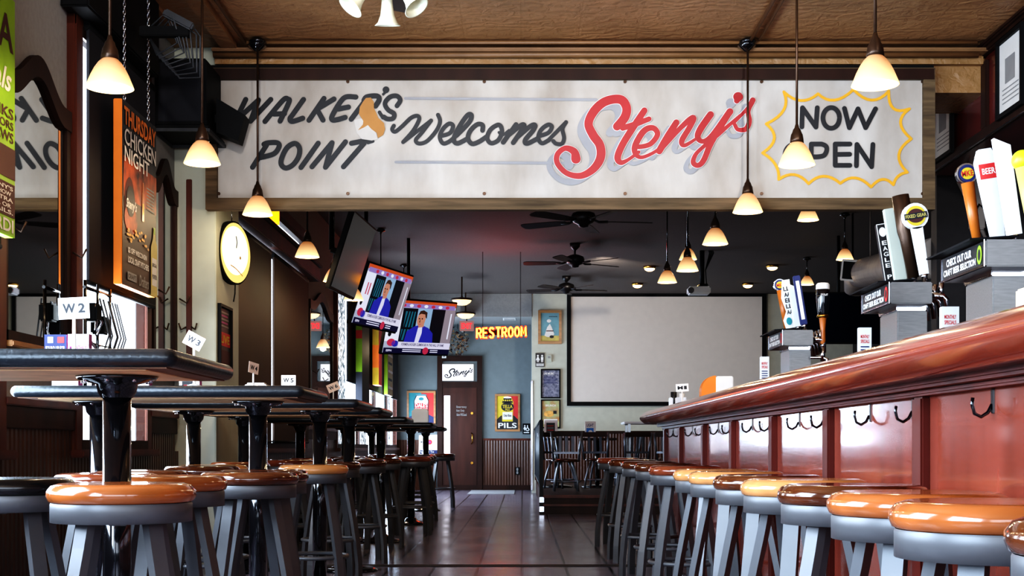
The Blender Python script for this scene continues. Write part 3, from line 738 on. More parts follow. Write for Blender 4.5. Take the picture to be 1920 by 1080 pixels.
ordn = ['first', 'second', 'third', 'fourth', 'fifth', 'sixth', 'seventh', 'eighth', 'ninth', 'tenth', 'eleventh', 'twelfth', 'thirteenth', 'fourteenth']
lab = ['frosted pendant lamp nearest the camera in the row over the high tables', 'second pendant lamp over the high tables, in front of the loudspeaker',
       'third pendant lamp over the high tables, hanging in front of the sign left end', 'fourth pendant over the high tables, just beyond the sign',
       'fifth pendant over the high tables, before the dark wall', 'sixth pendant over the high tables, in front of the nearest television', 'seventh pendant over the high tables, in front of the middle television',
       'farthest pendant over the high tables, in front of the farthest television']
for i, (px, pb) in enumerate(((206, 165), (379, 307), (483, 403), (576, 482), (626, 528), (663, 563), (714, 612), (757, 652))):
    pendant(px, pb, 14.2 if i == 5 else F / ((VX - px) / 1.857), lab[i])
lab = ['frosted pendant lamp nearest the camera over the bar, above the starburst', 'second pendant over the bar, covering the O of OPEN', 'third pendant over the bar, hanging across the sign end',
       'fourth pendant over the bar, beyond the sign', 'fifth pendant over the bar, in front of the projector', 'farthest and smallest pendant over the bar']
for i, (px, pb) in enumerate(((1641, 160), (1494, 310), (1402, 398), (1341, 458), (1289, 508), (1251, 530))):
    Y = F / ((px - VX) / 1.584)
    pendant(px, pb, Y, lab[i])
for px, pb, s, l in ((1290, 487, 158, 'pendant lamp behind the fifth bar pendant, partly covered by it'), (1515, 413, 190, 'pendant lamp just under the right part of the sign'),
                     (1584, 487, 153, 'pendant lamp in front of the grey duct on the right'), (1513, 534, 124, 'pendant lamp half hidden behind the far tap handles')):
    pendant(px, pb, F / s, l)

# junction boxes on the crown conduit
for px, l in ((482, 'dark junction box on the conduit above the sign left end'), (1400, 'dark junction box on the conduit above the sign right half')):
    x = xx(px, 9.38)
    o = MB().lathe([(.001, 0), (.06, 0), (.065, -.02), (.03, -.045), (.012, -.06), (.001, -.06)], 'blackm', (x, 9.38, 3.70), 16)
    tag(o.build('junction_box'), l, 'junction box')

# flush ceiling lights
def flush(px, py, label):
    Y = F * (ZC - H) / (VY - py + 6); x = xx(px, Y)
    t = thing('flush_ceiling_light', label, 'ceiling light', (x, Y, ZC))
    MB().lathe([(.001, 0), (.1, 0), (.1, -.03), (.085, -.04)], 'brass', seg=20).build('rim', t)
    MB().lathe([(.085, -.035), (.075, -.06), (.04, -.08), (.001, -.085)], 'disc', seg=20).build('diffuser', t)


flush(1218, 505, 'small flush ceiling light left of the projector, nearer one'); flush(1195, 537, 'small flush ceiling light left of the projector, just above the screen')
flush(1448, 503, 'small flush ceiling light right of the projector, nearer one'); flush(1402, 537, 'small flush ceiling light right of the projector, just above the screen')
for px, py, Y, l in ((866, 573, 22.5, 'glowing glass bowl ceiling light with dark rim, above the exit sign and left'), (873, 598, 25.6 - .8, 'glowing glass bowl ceiling light with dark rim, just above the exit sign')):
    p0 = at(px, py, Y); t = thing('bowl_ceiling_light', l, 'ceiling light', p0)
    MB().lathe([(.001, 0), (.08, .012), (.14, .05), (.165, .09)], 'bowl', seg=24).build('glass_bowl', t)
    MB().lathe([(.165, .085), (.185, .09), (.185, .115), (.1, .13), (.02, .14), (.012, .16), (.012, ZC - p0.z)], 'bronze', seg=24).build('rim_and_stem', t)

# ------------------------------------------------------------------ ceiling fans
def fan(label, X, Y, zhub, r, ang, shades=False, zc=ZC):
    t = thing('ceiling_fan', label, 'ceiling fan', (X, Y, zhub))
    MB().lathe([(.001, zc - zhub), (.075, zc - zhub), (.07, zc - zhub - .05), (.03, zc - zhub - .09), (.016, zc - zhub - .1)], 'fanm', seg=20).build('canopy', t)
    MB().cyl((0, 0, .1), (0, 0, zc - zhub - .08), .014, 'fanm', seg=10).build('downrod', t)
    MB().lathe([(.02, .12), (.06, .11), (.12, .085), (.135, .05), (.13, .01), (.1, -.02), (.06, -.035), (.05, -.06), (.001, -.07)], 'fanm', seg=28).build('motor', t)
    for k in range(5):
        a = ang + k * 2 * PI / 5; R = Matrix.Rotation(a, 3, 'Z'); T = Matrix.Rotation(math.radians(11), 3, 'X')
        q = []
        prof = [(.2, .05), (.3, .062), (r * .6, .072), (r * .93, .078), (r * .985, .06), (r, .03)]
        q = [(x, y) for x, y in prof] + [(x, -y) for x, y in prof[::-1]]
        vs = []
        for z in (-.004, .004): vs += [R @ (T @ Vector((x, y, 0))) + Vector((0, 0, z)) for x, y in q]
        n = len(q); b = MB().add(vs, [list(range(n))[::-1], list(range(n, 2 * n))] + [(i, (i + 1) % n, n + (i + 1) % n, n + i) for i in range(n)], 'fanblade')
        bo = b.build('blade', t)
        MB().tube([R @ Vector((.11, 0, .02)), R @ Vector((.17, 0, -.005)), R @ Vector((.27, 0, 0))], .014, 'fanm', 6).build('blade_iron', bo)
    if shades:
        MB().lathe([(.05, -.06), (.07, -.09), (.05, -.13), (.001, -.14)], 'brass', seg=20).build('light_kit', t)
        for k in range(3):
            a = math.radians((90, 205, 335)[k]); d = Vector((math.cos(a), math.sin(a), 0))
            ax = (d * (.2 if k == 0 else .62) + Vector((0, 0, -.84))).normalized(); side = ax.cross(Vector((0, 0, 1))).normalized()
            fr_ = Frame((0, 0, 0), side, -(ax.cross(side)))
            n_ = fr_.n; sg = 1 if n_.dot(ax) > 0 else -1
            o = d * .09 + Vector((0, 0, -.11))
            MB().lathe([(.02, 0), (.026, sg * .02), (.03, sg * .06), (.036, sg * .1), (.05, sg * .135), (.066, sg * .15), (.06, sg * .15), (.045, sg * .13), (.028, sg * .08)], 'bell', o, 24, axis=fr_).build('bell_shade', t)
    return t


fan('dark ceiling fan with white bell glass shades, cut by the photo top edge', xx(722, 6.6), 6.6, 3.24, .68, .3, True)
fan('black ceiling fan nearest of three beyond the sign, half hidden by its frame', xx(1094, 14.5), 14.5, zz(415, 14.5), .76, .12)
fan('black ceiling fan, middle one of three beyond the sign', xx(1078, 18.8), 18.8, zz(493, 18.8), .73, .55)
fan('black ceiling fan, farthest of three, over the screen corner', xx(1062, 22.4), 22.4, zz(543, 22.4), .71, .25)

# ------------------------------------------------------------------ televisions
TVC = {k: EM('tv_' + k, c, .85) for k, c in dict(wall=(170, 178, 200), white=(225, 228, 245), dark=(20, 22, 34), teal=(40, 110, 130), curtain=(150, 180, 210), pillar=(150, 140, 150), skin=(196, 140, 118), hair=(70, 48, 40), suit=(52, 54, 170), shirt=(215, 215, 240), ban=(216, 214, 236), tick=(22, 20, 60), redc=(190, 60, 90), text=(60, 50, 90), lt=(230, 230, 255), top=(150, 130, 190), orange=(200, 90, 50)).items()}


def tv(label, fr, w, on=True):
    h = w * .5625; t = thing('television', label, 'television', (0, 0, 0))
    p = MB().box((-w / 2 - .02, -h / 2 - .025, -.05), (w / 2 + .02, h / 2 + .02, -.004), 'black', .006, fr); p.build('casing', t)
    p = MB()
    R = lambda a, b, c_, d, m, k=0: p.rect(fr, (a - .5) * w, (b - .5) * h, (c_ - .5) * w, (d - .5) * h, TVC[m] if m in TVC else m, .001 + k * .0012)
    E = lambda a, b, ra, rb, m, k: p.ell(fr, (a - .5) * w, (b - .5) * h, ra * w, rb * h, TVC[m], .001 + k * .0012)
    G = lambda q, m, k: p.poly(fr, [((a - .5) * w, (b - .5) * h) for a, b in q], TVC[m], .001 + k * .0012)
    if on:
        R(0, 0, 1, 1, 'wall'); R(0, .92, 1, 1, 'orange', 1); R(.02, .87, .98, .95, 'top', 2)
        for k in range(7): E(.2 + .11 * k, .91, .03, .03, 'white' if k % 2 else 'redc', 3)
        R(0, .22, .2, .88, 'white', 1); R(.08, .5, .1, .7, 'redc', 2); R(.13, .5, .15, .7, 'redc', 2); E(.06, .36, .025, .05, 'dark', 2); E(.1, .2, .06, .07, 'redc', 3); E(.16, .18, .05, .06, 'suit', 3)
        R(.2, .22, .42, .86, 'dark', 1); R(.22, .25, .42, .46, 'teal', 2); R(.24, .5, .4, .8, 'teal', 2)
        for k in range(4): G([(.22 + .05 * k, .25), (.24 + .05 * k, .25), (.29 + .04 * k, .8), (.27 + .04 * k, .8)], 'dark', 3)
        R(.42, .22, .66, .87, 'curtain', 1); R(.64, .22, .84, .87, 'dark', 2); R(.84, .22, 1, .87, 'pillar', 2); R(.93, .3, .95, .8, 'white', 3)
        G([(.28, .2), (.3, .42), (.4, .52), (.5, .56), (.62, .5), (.7, .4), (.72, .2)], 'suit', 4); G([(.44, .2), (.46, .5), (.52, .55), (.53, .4), (.5, .2)], 'shirt', 5)
        G([(.46, .5), (.54, .52), (.54, .6), (.46, .6)], 'skin', 6); E(.485, .66, .062, .14, 'skin', 7); E(.53, .67, .02, .04, 'skin', 7)
        G([(.43, .74), (.45, .82), (.5, .84), (.56, .8), (.565, .68), (.545, .7), (.53, .76), (.47, .77)], 'hair', 8)
        for a in (.455, .497): E(a, .675, .011, .012, 'dark', 8)
        G([(.468, .68), (.474, .6), (.458, .605)], 'hair', 8); R(.455, .565, .488, .575, 'redc', 8)
        R(.2, .1, 1, .22, 'ban', 9); R(0, 0, 1, .1, 'tick', 9); E(.63, .06, .045, .07, 'redc', 10)
        p.text(fr, 'FORMER & ROGER CLEMENS BE IN THE HALL OF FAME', -.25 * w, -.35 * h, .4 * w, -.3 * h, TVC['text'], .014)
        p.text(fr, 'ESPN', -.46 * w, -.47 * h, -.38 * w, -.43 * h, TVC['lt'], .014)
        for k in range(2): R(.28, .03 + .035 * k, .56, .045 + .035 * k, 'lt', 10); R(.7, .03 + .035 * k, .82, .045 + .035 * k, 'lt', 10)
    else:
        R(0, 0, 1, 1, 'lcd')
    p.build('screen', t)
    q = fr(0, 0, -.05); q2 = q + fr.n * -.18
    MB().tube([q, q2], .03, 'black', 8).tube([q2, (q2.x, q2.y, ZC)], .022, 'black', 8).build('ceiling_mount', t)
    return t


tv('dark glossy television nearest of three, seen edge-on and showing no programme', tilted((-1.565, 12.45, 2.632), math.radians(87.8), math.radians(18), math.radians(1.5)), 1.22, False)
tv('lit television in the middle of three, showing a man in a blue suit', tilted((-1.597, 15.35, 2.564), math.radians(71.5), math.radians(19.1), math.radians(-.4)), 1.22)
tv('lit television farthest of three, facing the room, showing a man in a blue suit', tilted((-1.39, 18.2, 2.487), math.radians(51), math.radians(16.2), math.radians(2)), 1.285)
Yt = 17.9
t = tv('large dark television with a blue reflection, behind the beer taps', tilted((xx(1580, Yt), Yt, zz(596, Yt)), 0, math.radians(4)), 1.16, False)

# ------------------------------------------------------------------ high tables
def high_table(label, Y, xr=-.93, L=1.27, dd=.76, poles=(-.27, -1.0)):
    t = thing('high_table', label, 'table', (xr, Y, 0), group='high tables along the windows')
    prof = []
    zt, th = 1.125, .05
    bm = MB()
    n = 6
    # bullnose slab: stacked loops
    loops = []
    for k in range(9):
        a = -PI / 2 + PI * k / 8; loops.append((math.cos(a) * th / 2, zt - th / 2 + math.sin(a) * th / 2))
    cs = .035; base = []
    for (cx, cy, a0) in ((-cs, cs, -PI / 2), (-cs, dd - cs, 0), (-L + cs, dd - cs, PI / 2), (-L + cs, cs, PI)):
        for j in range(5): base.append((cx, cy, a0 + j * PI / 8))
    vs = [(cx + (cs - th / 2 + e) * math.cos(a), cy + (cs - th / 2 + e) * math.sin(a), z) for e, z in loops for cx, cy, a in base]
    nb = len(base); fs_ = []
    for i in range(8):
        for k in range(nb): fs_.append((i * nb + k, i * nb + (k + 1) % nb, (i + 1) * nb + (k + 1) % nb, (i + 1) * nb + k))
    bm.add(vs, fs_, 'edge', True); bm.add(vs[-nb:], [list(range(nb))], 'edge'); bm.build('tabletop', t)
    MB().box((-L + .03, .03, zt - th - .003), (-.03, dd - .03, zt - th + .006), 'underd').box((-L + .1, .08, zt - th - .005), (-.1, dd - .08, zt - th), 'under').build('underside', t)
    for px in poles:
        po = MB().cyl((px, dd / 2, .02), (px, dd / 2, zt - th - .05), .041, 'blackm', seg=28).build('pole', t)
        f = MB().lathe([(.044, zt - th - .07), (.055, zt - th - .055), (.06, zt - th - .03), (.11, zt - th - .018), (.12, zt - th - .006), (.001, zt - th - .005)], 'blackm', (px, dd / 2, 0), 28)
        for k in range(8): f.cyl((px + .1 * math.cos(k * PI / 4), dd / 2 + .1 * math.sin(k * PI / 4), zt - th - .026), (px + .1 * math.cos(k * PI / 4), dd / 2 + .1 * math.sin(k * PI / 4), zt - th - .01), .007, 'chrome', seg=6)
        f.build('flange', po)
        MB().lathe([(.001, 0), (.2, 0), (.2, .012), (.17, .025), (.08, .04), (.055, .07), (.042, .075)], 'blackm', (px, dd / 2, 0), 28).build('base', t)
    return t


tabs = [(3.57, -.93), (5.73, -.94), (7.33, -.9), (8.87, -.93), (11.7, -1.01), (14.45, -.965), (17.6, -1.03)]
tl = ['black-edged high table nearest the camera, cut by the photo left edge', 'second high table from the camera, two black poles', 'third high table from the camera', 'fourth high table from the camera, under the sign',
      'fifth high table from the camera, beside the brown shades', 'sixth high table from the camera, with the napkin box', 'farthest high table, nearest the back door']
for (Y, xr), l in zip(tabs, tl): high_table(l, Y, xr, poles=(-.27, -1.08) if Y < 4 else (-.27, -1.0))


def card(label, X, Y, z, string, w=.09, h=.06, rz=0., tilt=0., stand=.12, base_z=1.125, mat='paper'):
    t = thing('table_number_card', label, 'table sign', (X, Y, base_z), rz)
    hh = z - base_z
    R = Matrix.Rotation(tilt, 3, 'Y'); f = Frame((0, -.003, hh), R @ Vector((1, 0, 0)), R @ Vector((0, 0, 1)))
    MB().prism(f, [(-w / 2, -h / 2), (w / 2, -h / 2), (w / 2, h / 2), (-w / 2, h / 2)], -.002, 0, mat).build('card', t)
    a, b = string.split(' ')
    MB().text(f, a, -w * .36, -h * .22, w * .05, h * .22, 'ink', .001, .03).text(f, b, w * .14, -h * .22, w * .36, h * .22, 'ink', .001, .03).build('lettering', t)
    MB().lathe([(.001, 0), (.03, 0), (.03, .006), (.006, .012), (.005, hh - h * .4), (.001, hh - h * .4)], 'plastic', seg=14).build('stand', t)
    return t


def from_px(px, py, Y): return xx(px, Y), Y, zz(py, Y)


for l, px, py, Y, s, w, h, rz, ti, mt in (('white W 2 number card on a stand on the nearest high table', 139, 578, 3.9, 'W 2', .091, .063, 0, -.05, 'paper'),
                                      ('tilted cream W 3 number card seen over the nearest table corner', 364, 639, 5.85, 'W 3', .085, .062, 0, .5, 'cardp'),
                                      ('cream W 4 number card turned almost edge-on beside the white caddy', 475, 690, 7.5, 'W 4', .085, .062, math.radians(62), .15, 'cardp'),
                                      ('white W 5 number card standing upright beyond the second table', 541, 713, 9.2, 'W 5', .1, .07, 0, 0, 'paper'),
                                      ('tilted cream W 6 number card beyond the third table corner', 625, 726, 11.9, 'W 6', .11, .075, 0, -.4, 'cardp')):
    X, Yy, z = from_px(px, py, Y)
    card(l, X, Yy, z, s, w, h, rz, ti, mat=mt)
# tent cards on the nearest table
def tent(label, X, Y, z, w, h, rz, draw, mat='plastic', side='magp'):
    t = thing('tent_card', label, 'tent card', (X, Y, z), rz)
    d = w * .45
    MB().box((-w / 2, 0, 0), (w / 2, d, h), mat, .002).build('holder', t)
    p = MB().poly(Frame((w / 2 + .0005, 0, 0), (0, 1, 0)), [(0, 0), (d, 0), (d, h), (0, h)], side); draw(p, Frame((0, -.001, 0)), w, h); p.build('print', t)
    return t


def d_squad(p, f, w, h):
    p.rect(f, -w / 2, 0, w / 2, h, 'navy').text(f, 'SQUAD UP FOR', -w * .44, h * .3, w * .44, h * .52, 'paper', .001).text(f, 'SUPER BOWL', -w * .44, h * .06, w * .44, h * .26, 'bluep', .001)
    p.rect(f, -w * .35, h * .65, -w * .1, h * .9, 'paper', .001).rect(f, w * .1, h * .65, w * .4, h * .9, 'redp', .001)


def d_month(p, f, w, h):
    p.rect(f, -w / 2, 0, w / 2, h, 'paper').text(f, 'MONTHLY', -w * .42, h * .36, w * .42, h * .52, 'magp', .001).text(f, 'SPECIALS', -w * .42, h * .1, w * .42, h * .28, 'redp', .001).text(f, '2 for 1', -w * .35, h * .7, 0, h * .85, 'greyt', .001)


def d_menu(p, f, w, h):
    p.rect(f, -w / 2, 0, w / 2, h, 'paper').text(f, 'MONTHLY', -w * .36, h * .82, w * .32, h * .88, 'redp', .002).text(f, 'SPECIALS', -w * .36, h * .74, w * .32, h * .8, 'redp', .002)
    for k in range(4): p.rect(f, -w * .36, h * (.52 + .05 * k), w * .32, h * (.54 + .05 * k), 'navy', .001)


def d_dark(p, f, w, h):
    p.rect(f, -w / 2, 0, w / 2, h, 'paper').rect(f, -w * .35, h * .2, w * .3, h * .85, 'dprint', .001)
    for k in range(4): p.rect(f, -w * .28, h * (.3 + .12 * k), w * .2, h * (.34 + .12 * k), 'redp' if k % 2 else 'greyt', .002)


def d_blue(p, f, w, h):
    p.rect(f, -w / 2, 0, w / 2, h, 'paper').rect(f, -w * .38, h * .15, w * .3, h * .6, 'bluep', .001).text(f, 'LIGHT', -w * .35, h * .68, w * .3, h * .86, 'navy', .001).ell(f, 0, h * .35, w * .2, h * .12, 'paper', .002)


tent('small blue tent card reading SQUAD UP FOR on the nearest high table', xx(104, 4.0), 4.0, 1.125, .066, .072, 0, d_squad)
tent('small white tent card of monthly specials beside the blue one on the nearest table', xx(147, 3.98), 3.98, 1.125, .062, .072, 0, d_month)
t = thing('napkin_caddy', 'small white caddy beside the edge-on number card on the third table', 'caddy', (xx(478, 7.55), 7.6, 1.125))
MB().box((-.065, -.04, 0), (.065, .04, .09), 'plastic', .006).build('box', t); MB().text(Frame((0, -.041, 0)), 'BUD', -.04, .03, .02, .06, 'navy', .001).build('lettering', t)
MB().box((-.05, -.03, .085), (.05, .03, .1), 'paper', .003).build('napkins', t)
t = thing('napkin_box', 'white napkin box standing on the sixth high table', 'napkin box', (xx(788, 14.7), 14.7, 1.125))
MB().box((-.09, -.06, 0), (.09, .06, .14), 'plastic', .008).build('box', t); MB().box((-.07, -.05, .135), (.07, .05, .155), 'paper', .004).build('napkins', t)
for i, (px, Y, l) in enumerate(((122, 6.1, 'white menu holder left of the nearest pole, on the second table'), (255, 6.2, 'framed white card on the second table, under the nearest table edge'), (355, 7.8, 'white framed card on the third table, seen under the nearest tabletop'))):
    tent(l, xx(px, Y), Y, 1.125, .12, .14, 0, d_dark if i else d_menu)

# ------------------------------------------------------------------ bar stools
def make_stool(mat, name_label, steel='steel'):
    t = thing('bar_stool', name_label, 'bar stool')
    R = .19; zt = .765
    MB().lathe([(.001, zt - .004), (.12, zt - .004), (.16, zt), (.178, zt - .006), (.189, zt - .02), (.19, zt - .032), (.184, zt - .046), (.17, zt - .052), (.001, zt - .052)], mat, seg=48).build('seat', t)
    MB().lathe([(.178, zt - .05), (.18, zt - .054), (.18, zt - .1), (.175, zt - .1), (.175, zt - .055)], steel, seg=40).lathe([(.001, zt - .06), (.175, zt - .06)], steel, seg=40).build('seat_ring', t)
    for k in range(4):
        a = PI / 4 + k * PI / 2; d = Vector((math.cos(a), math.sin(a), 0)); s = Vector((-d.y, d.x, 0))
        prof = [(.115, .668), (.128, .6), (.15, .5), (.175, .38), (.198, .25), (.213, .12), (.216, .0)]
        vs = []; wv, tk = .023, .012
        for i, (r, z) in enumerate(prof):
            j0, j1 = prof[max(0, i - 1)], prof[min(len(prof) - 1, i + 1)]
            tg = Vector((j1[0] - j0[0], j1[1] - j0[1])).normalized(); nr = Vector((-tg.y, tg.x))
            for q, w in ((-1, -1), (1, -1), (1, 1), (-1, 1)):
                vs.append(d * (r + nr.x * tk * w) + s * (wv * q) + Vector((0, 0, max(0, z + nr.y * tk * w))))
        fs_ = [(0, 1, 2, 3)[::-1], tuple(range(len(vs) - 4, len(vs)))]
        for i in range(len(prof) - 1):
            for k2 in range(4): fs_.append((i * 4 + k2, i * 4 + (k2 + 1) % 4, i * 4 + 4 + (k2 + 1) % 4, i * 4 + 4 + k2))
        MB().add(vs, fs_, steel).build('leg', t)
    MB().box((-.13, -.02, .66), (.13, .02, .672), steel).box((-.02, -.13, .66), (.02, .13, .672), steel).build('seat_plate', t)
    MB().tube([(.183 * math.cos(k * PI / 16), .183 * math.sin(k * PI / 16), .27) for k in range(32)], .011, steel, 8, closed=True).build('foot_ring', t)
    return t


tones = dict(tan=('seat', 'orange-tan wood seat'), pale=('seat2', 'pale oak seat'), dark=('seat3', 'dark walnut seat'), red=('seat4', 'reddish wood seat'), black=('seatb', 'black seat'))
protos = {}


def stool(tone, X, Y, rz, label, group):
    if tone not in protos:
        protos[tone] = make_stool(tones[tone][0], label); t = protos[tone]; t.location = (X, Y, 0); t.rotation_euler = (0, 0, rz); t['label'] = label; t['group'] = group
        return t
    return dup(protos[tone], (X, Y, 0), rz, label, group)


gr = 'bar stools in the row along the bar'
bar = [(1897, 1412, 'dark'), (1672, 1066, 'tan'), (1553, 883, 'tan'), (1459, 738, 'dark'), (1389, 630, 'pale'), (1337, 550, 'dark'), (1290, 478, 'pale'), (1262, 435, 'pale'), (1216, 365, 'red'), (1189, 318, 'dark'), (1164, 283, 'dark'), (1140, 248, 'dark'), (1119, 215, 'red')]
bar_l = ['dark-seated bar stool nearest the camera at the bar, just entering the frame', 'orange-tan stool at the bar, lowest large one at the right edge', 'orange-tan stool at the bar, second large one from the right edge',
         'dark glossy stool at the bar beyond the two orange-tan ones', 'pale oak stool at the bar between two dark-seated ones', 'dark glossy stool at the bar before the pair of pale ones', 'pale oak stool at the bar, nearer of an adjoining pale pair',
         'pale oak stool at the bar, farther of an adjoining pale pair', 'reddish stool at the bar just beyond the pale pair', 'dark stool at the bar, fourth from its far end', 'dark stool at the bar, third from its far end', 'dark stool at the bar, second from its far end', 'reddish stool at the far end of the bar row']
for (px, s, tn), l in zip(bar, bar_l):
    stool(tn, (px - VX) / s + .19, F / s, random.uniform(-.35, .35), l, gr)
gl = 'bar stools around the high tables'
left = [('tan', -1.05, 3.5, .2, 'orange-tan stool in front of the nearest table pole'), ('tan', -1.17, 4.42, .5, 'orange-tan stool just behind and right of the nearest pole'), ('red', -1.5, 4.82, .1, 'reddish stool left of the nearest pole, behind its front stool'),
        ('dark', -1.545, 5.4, .3, 'dark brown stool right behind the nearest pole'), ('black', -1.57, 4.1, .1, 'black-seated stool at the photo left edge'), ('dark', -1.054, 5.15, .35, 'dark walnut stool in front of the second table pole'),
        ('dark', -1.085, 5.58, .15, 'dark walnut stool tucked against the one at the second table pole'), ('pale', -1.66, 7.15, .2, 'pale stool on the wall side before the third table'), ('pale', -1.13, 7.22, .1, 'light oak stool in front of the third table pole'),
        ('dark', -1.62, 6.75, .4, 'dark stool behind the second table, wall side'), ('dark', -1.22, 8.52, .3, 'dark stool behind the third table, aisle side'), ('dark', -1.8, 8.5, .2, 'dark stool behind the third table, wall side'),
        ('dark', -1.2, 9.95, .25, 'dark stool behind the fourth table, aisle side'), ('red', -1.75, 9.98, .15, 'reddish stool behind the fourth table, wall side'), ('dark', -1.22, 11.4, .4, 'dark stool in front of the fifth table, aisle side'), ('red', -1.8, 11.35, 0, 'reddish stool in front of the fifth table, wall side'),
        ('red', -1.08, 13.1, .2, 'reddish stool behind the fifth table, aisle side'), ('dark', -1.7, 13.05, .3, 'dark stool behind the fifth table, wall side'), ('dark', -1.12, 14.1, .1, 'dark stool in front of the sixth table, aisle side'), ('dark', -1.75, 14.05, .2, 'dark stool in front of the sixth table, wall side'),
        ('dark', -1.2, 15.75, .3, 'dark stool behind the sixth table, aisle side'), ('red', -1.8, 17.2, .1, 'reddish stool in front of the farthest table, wall side'), ('dark', -1.3, 17.15, .2, 'dark stool in front of the farthest table, aisle side'), ('dark', -1.14, 19.0, .1, 'dark stool standing last in the row, nearest the back door')]
for tn, X, Y, rz, l in left: stool(tn, X, Y, rz, l, gl)

# ------------------------------------------------------------------ the bar
b0, b1 = .2, 10.45
prof = [(1.2, 1.035), (1.0, 1.035)] + [(.97 - .05 * math.sin(PI * k / 10) - .0 * k, 1.035 + .1 * k / 10) for k in range(11)] + [(1.0, 1.14), (1.04, 1.135), (1.06, 1.115), (1.75, 1.115), (1.75, 1.06), (1.2, 1.06)]
barr = thing('bar_counter', 'long mahogany bar counter with rounded rail and panelled front', 'bar', (0, 0, 0))
n = len(prof); ys = [b0 + (b1 - b0) * k / 20 for k in range(21)]; ends = [(b1, 0), (b1 + .04, .015), (b1 + .065, .04)]
vs = []; fs_ = []
for y in ys[:-1] + [e[0] for e in ends]:
    sh = 0 if y <= b1 else (.015 if y < b1 + .05 else .04)
    vs += [(max(x, .92) + sh if x < 1.1 else x, y, z if x > .99 else 1.085 + (z - 1.085) * (1 - sh * 4)) for x, z in prof]
m = len(vs) // n
for i in range(m - 1):
    for k in range(n): fs_.append((i * n + k, i * n + (k + 1) % n, (i + 1) * n + (k + 1) % n, (i + 1) * n + k))
fs_ += [list(range(n)), list(range((m - 1) * n, m * n))[::-1]]
MB().add(vs, fs_, 'mahog2', True).build('bar_top', barr)
o = MB().box((1.05, b0, 1.016), (1.14, b1, 1.037), 'mahogd', .008).box((1.09, b0, 1.0), (1.14, b1, 1.02), 'mahogd', .006); o.build('under_rail_moulding', barr)
MB().box((1.13, b0, 0), (1.7, b1 + .02, 1.06), 'mahog').build('front_panel', barr)
divY = [10.42, 9.42, 8.21, 7.09, 5.95, 4.87, 3.74, 2.61, 1.48]
for Y in divY: MB().box((1.105, Y - .045, .02), (1.135, Y + .045, 1.0), 'mahogd', .006).build('panel_stile', barr)
MB().box((1.1, b0, 0), (1.135, b1, .14), 'mahogd', .006).build('kick_board', barr)
me_hook = None
for i in range(len(divY) - 2):
    a, b = divY[i], divY[i + 1]; mid = (a + b) / 2
    for Y, wh in ((mid + .02, 'middle'), (b + .11, 'near side')):
        l = 'dark coat hook at the %s of the %s bar panel from the far end' % (wh, ordn[i])
        if me_hook is None:
            t = thing('coat_hook', l, 'coat hook', (1.13, Y, .95), group='coat hooks on the bar front'); me_hook = t
            MB().box((-.005, -.008, -.01), (0, .008, .05), 'blackm', .002).build('plate', t)
            MB().tube([(-.004, 0, .012), (-.014, 0, -.008), (-.03, 0, -.018), (-.046, 0, -.01), (-.052, 0, .012), (-.05, 0, .028)], .0045, 'blackm', 8).build('prong', t)
        else: dup(me_hook, (1.13, Y, .95), 0, l, 'coat hooks on the bar front')

# ------------------------------------------------------------------ beer tap towers
def tap_tower(label, Y0, handles, menu_gap=.62):
    X0 = 1.45
    t = thing('beer_tap_tower', label, 'beer tap tower', (X0, Y0, 1.115))
    MB().box((0, 0, .31), (.166, .43, .395), 'stainless', .004).build('head_box', t)
    f = Frame((-.003, .43, 0), (0, -1, 0), (0, 0, 1))
    p = MB().rect(f, 0, .31, .43, .395, 'dprint').ring(f, 0, .31, .43, .395, .006, 0, .003, 'chrome')
    p.text(f, 'CHECK OUT OUR', .06, .355, .31, .38, 'paper', .002, .03).text(f, 'CRAFT BEER SELECTION', .03, .325, .35, .347, 'paper', .002, .03)
    p.ell(f, .385, .352, .022, .03, handles[0][3], .002).ell(f, .385, .352, .012, .018, 'dprint', .003); p.build('lettered_panel', t)
    p = MB().add([(-.05, -.0, .392), (.1, -.0, .402), (.1, .45, .402), (-.05, .45, .392), (-.05, 0, .398), (.1, 0, .408), (.1, .45, .408), (-.05, .45, .398)], [(0, 1, 2, 3), (7, 6, 5, 4), (0, 4, 5, 1), (2, 6, 7, 3), (3, 7, 4, 0), (1, 5, 6, 2)], 'black'); p.build('lid', t)
    MB().box((.05, .08, .0), (.17, .34, .29), 'stainless', .004).box((.045, .075, .29), (.165, .345, .312), 'chrome', .003).cyl((.11, .079, .13), (.11, .085, .13), .014, 'black', seg=14).build('column', t)
    for k in range(5):
        y = .05 + k * .085
        MB().tube([(.16, y, .345), (.22, y, .345), (.235, y, .33), (.24, y, .27)], [.016, .014, .014, .009], 'chrome', 10).cyl((.215, y, .34), (.215, y, .4), .012, 'chrome', seg=10).build('faucet', t)
    return t


